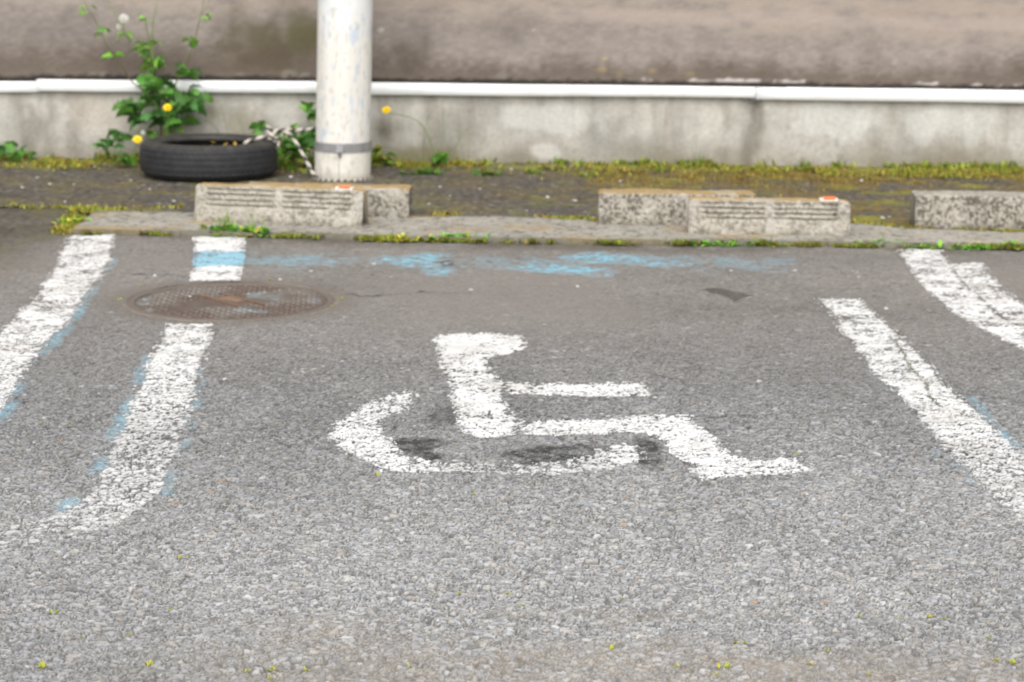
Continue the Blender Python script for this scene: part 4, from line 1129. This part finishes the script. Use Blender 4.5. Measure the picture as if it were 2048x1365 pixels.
leafy_weed((590, 335), .22, [(575, 300, 14, 22, .04, .06, [LL, OL, LG], (0, 1)), (605, 300, 12, 20, .04, .06, [LG, OL, LD], (0, 1)), (585, 330, 12, 26, .03, .05, [('oval', 'o'), LL], (0, .8)), (585, 275, 6, 16, .03, .05, [OL, LL], (0, 1)), (570, 325, 8, 22, .03, .05, [('oval', 'o'), OL, LL], (0, .8)), (525, 266, 5, 10, .03, .05, [LG, OG], (0, 1))], 'bushy green weed filling the gap between tyre and pole')
leafy_weed((762, 340), .10, [(752, 315, 8, 12, .03, .045, [('oval', 'o'), OL], (0, 1)), (765, 325, 8, 12, .03, .045, [('oval', 'o'), OL], (0, 1)), (755, 335, 6, 14, .03, .045, [('oval', 'o')], (0, .6))], 'yellowish olive weed at the foot of the pole away from the tyre')
leafy_weed((25, 325), .10, [(15, 308, 7, 14, .04, .06, [LD, LG], (0, .8)), (45, 318, 5, 14, .03, .05, [LG], (0, .8))], 'dark green weed at the wall at the picture edge')

KG = 'weed clumps in the kerb joint'
def rosette(name, px, py, n, size, colors, label, group, blades=0, z0=0.0, elev=(.15, 1.0), cat='weed', width=1.0):
    b = G(px, py, z0); m = MB()
    if group == KG: size = size * 1.45; n = int(n * 1.3); colors = [tuple(min(.6, v * 1.3) for v in c) for c in colors]
    for k in range(n):
        a = random.uniform(0, 2 * math.pi); L = size * random.uniform(.45, 1.0); e = random.uniform(*elev)
        c = rc_(random.choice(colors), .2); w = L * random.uniform(.16, .26)
        o_ = Vector((random.gauss(0, size * .55 * width), random.gauss(0, size * .25), random.uniform(0, size * .12)))
        d = Vector((math.cos(a) * math.cos(e), math.sin(a) * math.cos(e), math.sin(e))); s = Vector((-math.sin(a), math.cos(a), 0))
        dr = Vector((0, 0, -L * .25))
        q = [o_ - s * w * .3, o_ + s * w * .3, o_ + d * L * .55 + s * w, o_ + d * L * .55 - s * w, o_ + d * L + dr * .6]
        m.add([tuple(v) for v in q], [(0, 1, 2, 3), (3, 2, 4)], [c, c, c, c, tuple(x * 1.15 for x in c)])
    for k in range(blades):
        a = random.uniform(0, 2 * math.pi); L = size * random.uniform(1.0, 2.0); e = random.uniform(.9, 1.5); w = .0018
        d = Vector((math.cos(a) * math.cos(e), math.sin(a) * math.cos(e), math.sin(e))); s = Vector((-math.sin(a), math.cos(a), 0)); o_ = Vector((random.gauss(0, size * .3), random.gauss(0, size * .2), 0))
        c = rc_(random.choice([GREEN, LGREEN, OLIVE]), .2)
        q = [o_ - s * w, o_ + s * w, o_ + d * L * .6 + s * w * .8, o_ + d * L * .6 - s * w * .8, o_ + d * L + Vector((d.x, d.y, -.4)) * L * .2]
        m.add([tuple(v) for v in q], [(0, 1, 2, 3), (3, 2, 4)], c)
    o = m.build(name, M_MOSS); o.location = b
    return tag(o, label, cat, group)
KG = 'weed clumps in the kerb joint'
rosette('weed_clump', 452, 470, 60, .045, [GREEN, OLIVE, LGREEN], 'grassy weed clump with upright blades in front of the first ribbed block', KG, 26)
rosette('weed_clump', 512, 474, 70, .040, [GREEN, LGREEN, GREEN, YEL], 'spreading green weed clump beside the line stub at the kerb', KG, 6)
rosette('weed_clump', 918, 484, 90, .034, [LGREEN, GREEN, LGREEN, OLIVE], 'bright green weed clump in the kerb joint between the block pairs', KG, 0, width=2.2)
rosette('weed_clump', 800, 484, 60, .028, [YEL, OLIVE, BROWN], 'yellowish weed clump in the kerb joint below the plain block\'s end', KG, 0, width=2.6)
rosette('weed_clump', 1438, 493, 45, .028, [LGREEN, GREEN], 'low bright weed clump below the start of the farther ribbed block', KG, 0, width=1.8)
rosette('weed_clump', 1527, 493, 45, .030, [LGREEN, OLIVE, BROWN], 'round weed clump in the kerb joint below the middle of the farther ribbed block', KG, 2)
rosette('weed_clump', 1762, 494, 50, .032, [GREEN, LGREEN], 'weed clump in the kerb joint just before the kerb-end line', KG, 2, width=1.5)
rosette('weed_clump', 1856, 498, 40, .028, [LGREEN, LGREEN, OLIVE], 'bright weed clump where the kerb-end line meets the kerb', KG, 0, width=1.4)
rosette('weed_clump', 1945, 500, 50, .026, [LGREEN, GREEN], 'pale green weed clump below the lone plain block', KG, 0, width=1.8)
rosette('weed_clump', 2036, 499, 45, .034, [OLIVE, LGREEN], 'weed clump in the kerb joint at the picture edge', KG, 0)
rosette('weed_clump', 148, 452, 70, .034, [OLIVE, LGREEN, YEL], 'olive weed clump at the free end of the concrete strip', KG, 4)
WG = 'weed clumps at the wall foot'
rosette('wall_weed', 848, 352, 70, .050, [GREEN, DGREEN, GREEN], 'dark green grass clump on the verge near the pole', WG, 20, width=1.3)
rosette('wall_weed', 978, 353, 70, .042, [DGREEN, GREEN, OLIVE], 'dark leafy clump at the wall foot midway between the block pairs', WG, 4, width=1.2)
rosette('wall_weed', 1070, 350, 50, .034, [LGREEN, OLIVE], 'small bright weed clump on the verge before the gap\'s end', WG, 4)
rosette('wall_weed', 1175, 355, 60, .038, [LGREEN, OLIVE, YEL], 'bright weed clump behind the near corner of the farther plain block', WG, 6)
rosette('wall_weed', 1320, 347, 50, .036, [LGREEN, GREEN], 'bright weed clump at the wall behind the farther plain block', WG, 4)
rosette('wall_weed', 1672, 342, 26, .028, [GREEN, LGREEN], 'tiny green weed clump at the wall behind the reflector', WG, 2)
rosette('wall_weed', 2000, 352, 80, .032, [OLIVE, YEL, OLIVE], 'yellow-green moss cushion on the verge behind the lone block', WG, 2, width=3.0)
rosette('wall_weed', 1836, 432, 16, .022, [YEL, LGREEN], 'tiny yellow weed beside the lone block\'s end', WG, 0)
rosette('wall_weed', 210, 318, 40, .036, [OLIVE, LGREEN], 'bright low weed clump at the wall before the tyre', WG, 4, width=1.3)
rosette('wall_weed', 668 - 160, 330, 30, .03, [OLIVE, LGREEN], 'small weed clump tucked behind the tyre', WG, 2)
# dry yellow leaves lying in the tyre
m = MB()
for k in range(26):
    a = random.uniform(0, 6.28); c0 = Vector((random.gauss(.035, .04), random.gauss(.06, .05), .100 + random.uniform(0, .03)))
    d = Vector((math.cos(a), math.sin(a), random.uniform(-.2, .6))) * .018; s = Vector((-math.sin(a), math.cos(a), .1)) * .007
    m.add([tuple(c0 - d), tuple(c0 + s), tuple(c0 + d), tuple(c0 - s)], [(0, 1, 2, 3)], rc_((.42, .28, .04), .3))
for k in range(30):
    a = random.uniform(0, 6.28); rr_ = random.uniform(0, .11); c0 = Vector((rr_ * math.cos(a), rr_ * math.sin(a), random.uniform(.005, .07)))
    d = Vector((math.cos(k), math.sin(k), random.uniform(0, .5))) * .02; s = Vector((-math.sin(k), math.cos(k), .1)) * .008
    m.add([tuple(c0 - d), tuple(c0 + s), tuple(c0 + d), tuple(c0 - s)], [(0, 1, 2, 3)], rc_((.10, .075, .035), .3))
lit = m.build('dry_leaves', M_LEAF); lit.location = (ty_c[0], ty_c[1], .004)
tag(lit, 'little heap of dry yellow leaves lying inside the tyre', 'leaf litter', None, 'stuff')

# moss (stuff)
def moss(name, X, Y, Zb, pal, hmin, hmax, label):
    n = len(X); pal = np.array(pal)
    a = RNG.uniform(0, 2 * np.pi, n); L = RNG.uniform(hmin, hmax, n) * (.45 + .9 * fbm(X * 12, Y * 12, 902, 2)); e = RNG.uniform(.25, 1.35, n)
    d = np.stack([np.cos(a) * np.cos(e), np.sin(a) * np.cos(e), np.sin(e)], -1) * L[:, None]
    s = np.stack([-np.sin(a), np.cos(a), 0 * a], -1) * (L * RNG.uniform(.18, .38, n))[:, None]
    p = np.stack([X, Y, Zb], -1)
    v = np.stack([p - s * .5, p + s * .5, p + d * .6 + s, p + d], 1).reshape(-1, 3)
    q = np.arange(4 * n).reshape(-1, 4)
    t = np.clip(.5 * fbm(X * 4, Y * 5, 901, 3) + .5 * fbm(X * 22, Y * 22, 903, 2) * 1.5 - .12 + RNG.normal(0, .2, n), 0, .999) * (len(pal) - 1)
    i0 = t.astype(int); fr_ = (t - i0)[:, None]
    c = pal[i0] * (1 - fr_) + pal[np.minimum(i0 + 1, len(pal) - 1)] * fr_
    c = c * RNG.uniform(.7, 1.5, n)[:, None]
    o = mesh_np(name, v, q, np.repeat(c, 4, 0), False, M_MOSS)
    return tag(o, label, 'moss', None, 'stuff')
def along(n, x0, x1, yfn, spread, dens_seed, thr, sharp=.12, one_sided=False):
    X = RNG.uniform(x0, x1, n); off = np.abs(RNG.normal(0, spread, n)) if one_sided else RNG.normal(0, spread, n)
    f_ = .5 * fbm(X * 2.6, off * 4, dens_seed, 3) + .5 * fbm(X * 15, off * 18, dens_seed + 5, 3)
    k = sst(thr - sharp * .6, thr + sharp * .6, f_) > RNG.uniform(0, 1, n)
    X, off = X[k], off[k]; return X, yfn(X) - off if one_sided else yfn(X) + off
PALM = [(.20, .13, .05), (.22, .16, .04), (.30, .24, .045), (.22, .25, .04), (.32, .30, .05), (.15, .23, .035)]
X, Y = along(56000, -4.2, 4.2, lambda x: wall_y(x) - .02, .14, 910, .54, .12, True)
moss('moss', X, Y, np.full(len(X), .012), PALM, .008, .026, 'yellow-green moss and grass strip along the foot of the wall')
X, Y = along(15000, -4.2, 4.2, lambda x: wall_y(x) - .02, .06, 917, .585)
Y = np.minimum(Y, wall_y(X) - .01)
moss('moss', X, Y, np.full(len(X), .012), [(.12, .19, .03), (.20, .27, .04), (.30, .31, .05), (.24, .18, .06)], .020, .052, 'taller grassy tufts growing at intervals along the foot of the wall')
X, Y = along(32000, .3, 4.2, lambda x: wall_y(x) - .12, .30, 911, .52, .12, True)
k = Y > kerb_back(X)
moss('moss', X[k], Y[k], np.full(k.sum(), .006), PALM[:3], .006, .016, 'brownish moss carpet on the verge behind the farther blocks')
X, Y = along(22000, KX0 - .05, 4.2, lambda x: kerb_y(x) - .002, .011, 912, .515)
moss('moss', X, Y, np.full(len(X), .004), [(.20, .15, .04), (.17, .17, .03), (.22, .28, .04), (.32, .34, .05)], 0.008, .022, 'broken line of moss in the joint before the concrete strip')
X, Y = along(12000, x_back0 - .1, 4.2, lambda x: kerb_back(x) + .01, .026, 913, .51)
moss('moss', X, Y, np.full(len(X), .012), PALM, .010, .026, 'moss along the back edge of the concrete strip')
X, Y = along(3500, -2.6, x_back0 + .3, lambda x: VERGE_L + .02 + 0 * x, .03, 914, .535)
moss('moss', X, Y, np.full(len(X), .004), PALM, .008, .02, 'patchy moss line across the asphalt beyond the strip\'s free end')
t_ = RNG.uniform(0, 1, 2500); fA = G(135, 468); fB = G(183, 421)
X = fA[0] + (fB[0] - fA[0]) * t_ + RNG.normal(-.01, .022, 2500); Y = fA[1] + (fB[1] - fA[1]) * t_ + RNG.normal(0, .03, 2500)
k = fbm(X * 8, Y * 8, 915, 3) > .42
moss('moss', X[k], Y[k], np.full(k.sum(), .004), PALM[1:], .010, .026, 'moss growing along the slanted free end of the concrete strip')
cx_ = []; cy_ = []
for (x1, y1), (x2, y2) in zip(crack_pts[:-1], crack_pts[1:]):
    t_ = RNG.uniform(0, 1, 40); cx_.append(x1 + (x2 - x1) * t_ + RNG.normal(0, .003, 40)); cy_.append(y1 + (y2 - y1) * t_ + RNG.normal(0, .006, 40))
X = np.concatenate(cx_); Y = np.concatenate(cy_)
moss('moss', X, Y, np.full(len(X), .002), [(.06, .07, .02), (.10, .13, .03)], .003, .007, 'moss in the crack of the white line')

# tiny sprouts in the asphalt
def sprout_mesh(seed, cols):
    rr = random.Random(seed); m = MB()
    for k in range(9):
        a = rr.uniform(0, 6.28); e = rr.uniform(.2, 1.1); L = rr.uniform(.5, 1.0); w = rr.uniform(.14, .24)
        o_ = Vector((rr.gauss(0, .45), rr.gauss(0, .25), 0))
        d = Vector((math.cos(a) * math.cos(e), math.sin(a) * math.cos(e), math.sin(e))) * L; s = Vector((-math.sin(a), math.cos(a), .2)) * w
        m.add([tuple(o_ - s * .3), tuple(o_ + s * .3), tuple(o_ + d * .6 + s), tuple(o_ + d * .6 - s), tuple(o_ + d)], [(0, 1, 2, 3), (3, 2, 4)], rc_(rr.choice(cols), .2))
    return m.mesh('sprout', M_MOSS)
SPM = [sprout_mesh(k, [(.42, .44, .05), (.30, .36, .05), (.40, .38, .05)]) for k in range(4)]
def ground_z(x, y):
    j = int(np.clip(np.searchsorted(yy, y), 0, NY - 1)); i = int(np.clip(np.searchsorted(Xg[j], x), 0, NX - 1)); return float(Zg[j, i])
SPR = []
for k, (px, py, s_) in enumerate([(90, 1340, 1.5), (105, 1230, 1.3), (173, 1278, .9), (257, 1273, .9), (338, 1220, .8), (360, 1118, .8), (378, 1118, .7), (400, 1172, .6), (550, 1342, 1.3), (495, 1350, .9), (613, 1350, .9), (755, 950, 1.1), (950, 988, .9), (1105, 1048, .7), (870, 1187, 1.0), (918, 1190, .8), (1013, 1190, 1), (1040, 1213, .8), (1250, 1202, .8), (1223, 1302, 1.1), (1343, 1340, 1.1), (1430, 1357, 1.0), (1445, 1343, 1.5), (1470, 1292, 1.0), (1487, 1293, .7), (1650, 1308, .8), (1720, 1237, .8), (1860, 1236, .9), (1890, 1238, .7), (1798, 1238, .6), (1975, 1278, .7), (1990, 1325, 1), (2030, 1330, 1.2), (1332, 940, .8), (1590, 910, .8), (140, 848, .9), (80, 848, .8), (300, 1335, 1.2), (820, 1342, .9), (1620, 1337, .8), (1740, 1357, .7), (540, 1357, .8), (285, 574, 1.1), (540, 564, 1.2), (682, 600, 1.3), (665, 615, 1.0), (240, 602, 1.2), (385, 643, .8)]):
    p = G(px, py); o = bpy.data.objects.new('weed_sprout', SPM[k % 4]); COL.objects.link(o)
    o.location = (p[0], p[1], ground_z(p[0], p[1])); sc = .0085 * s_; o.scale = (sc, sc, sc); o.rotation_euler = (0, 0, random.uniform(0, 6.28))
    SPR.append((px, py, o))

# pebbles
def pebble_mesh(seed):
    import bmesh
    bm = bmesh.new(); bmesh.ops.create_icosphere(bm, subdivisions=2, radius=1)
    rr = random.Random(seed); ax = [Vector((rr.gauss(0, 1), rr.gauss(0, 1), rr.gauss(0, 1))).normalized() for _ in range(6)]
    for v in bm.verts:
        k = 1
        for a in ax: k -= .22 * max(0, v.co.dot(a) - .55)
        v.co = Vector((v.co.x * 1.1, v.co.y * .9, v.co.z * .6)) * k
    me = bpy.data.meshes.new('pebble'); bm.to_mesh(me); bm.free()
    at = me.color_attributes.new('Col', 'FLOAT_COLOR', 'POINT')
    at.data.foreach_set('color', np.tile(np.array([.42, .40, .37, 1], np.float32), len(me.vertices)))
    me.materials.append(M_STONE); return me
PBM = [pebble_mesh(k) for k in range(3)]
PEB = {}
ORD = ['first', 'second', 'third', 'fourth', 'fifth', 'sixth', 'seventh', 'eighth', 'ninth', 'tenth', 'eleventh', 'twelfth']
def pebble(px, py, s_, label, group, z=None, dark=False):
    p = G(px, py); o = bpy.data.objects.new('pebble', PBM[int(px) % 3]); COL.objects.link(o)
    o.location = (p[0], p[1], (ground_z(p[0], p[1]) if z is None else z) + s_ * .3); s_ = s_ * (1 if z is None else .8); o.scale = (s_, s_, s_); o.rotation_euler = (0, 0, px)
    tag(o, label, 'pebble', group); PEB.setdefault(group, []).append((px, py, o))
for px, py, s_ in [(942, 583, .008), (622, 545, .006), (1462, 546, .006), (1590, 545, .006), (1772, 620, .007), (450, 760, .007), (1518, 765, .008), (310, 555, .008), (560, 562, .006), (1310, 798, .006), (1718, 557, .006), (748, 530, .006), (380, 596, .005), (1155, 575, .006)]:
    pebble(px, py, s_, 'small pale pebble lying loose on the grey asphalt', 'pebbles on the asphalt')
for px, py, s_ in [(75, 362, .009), (100, 375, .010), (148, 376, .007), (45, 382, .010), (262, 367, .007), (190, 340, .008), (348, 410, .011), (1170, 490 - 135, .009), (1240, 369, .010), (1723, 368, .011), (1935, 352, .012), (1765, 443, .011), (1778, 441, .008), (1180, 449, .010), (1186, 443, .009), (858, 415, .008), (900, 398, .007), (1095, 402, .012), (1150, 408, .010), (960, 385, .008), (582, 361, .012), (1022, 345, .010), (848, 336, .013), (918, 334, .014), (984, 335, .012), (1105, 344, .010), (130, 410, .007), (300, 385, .007), (880, 380, .007)]:
    pebble(px, py, s_, 'pale pebble lying on the dark mossy verge by the wall', 'pebbles on the verge', z=.010)

# each small repeat is told apart by the band of ground it stands in and its order along that band
def spread_labels(items, bands, what, cat, group):
    for lo, hi, where in bands:
        row = sorted([t for t in items if lo <= t[1] < hi], key=lambda t: t[0])
        for i, (px, py, o) in enumerate(row):
            tag(o, '%s, %s from the left %s' % (what, ORD[i], where) if len(row) > 1 else '%s, the only one %s' % (what, where), cat, group)
spread_labels(SPR, [(0, 580, 'on the upper rim of the manhole'), (580, 608, 'at the sides of the manhole'), (608, 700, 'at the lower rim of the manhole'), (700, 870, 'between the two pale bay lines'),
    (870, 960, 'just under the wheelchair symbol'), (960, 1080, 'on bare asphalt below the symbol'), (1080, 1200, 'in the band below mid picture'), (1200, 1236, 'in the upper row of sprouts'), (1236, 1270, 'in the row over the dusty hollow'),
    (1270, 1300, 'in the row by the dusty hollow'), (1300, 1339, 'in the row close above the bottom'), (1339, 1346, 'in the second lowest row'), (1346, 1400, 'in the lowest row at the bottom')], 'tiny yellow-green sprout', 'weed', 'weed sprouts in the asphalt')
spread_labels(PEB['pebbles on the asphalt'], [(0, 552, 'on asphalt just below the kerb'), (552, 575, 'on asphalt beside the manhole top'), (575, 700, 'on asphalt level with the manhole'), (700, 900, 'on asphalt level with the symbol')], 'small pale pebble', 'pebble', 'pebbles on the asphalt')
spread_labels(PEB['pebbles on the verge'], [(0, 350, 'at the foot of the wall'), (350, 373, 'on the verge near the wall'), (373, 392, 'on the middle of the verge'), (392, 420, 'on the verge near the strip'), (420, 500, 'against the concrete strip')], 'pale pebble', 'pebble', 'pebbles on the verge')
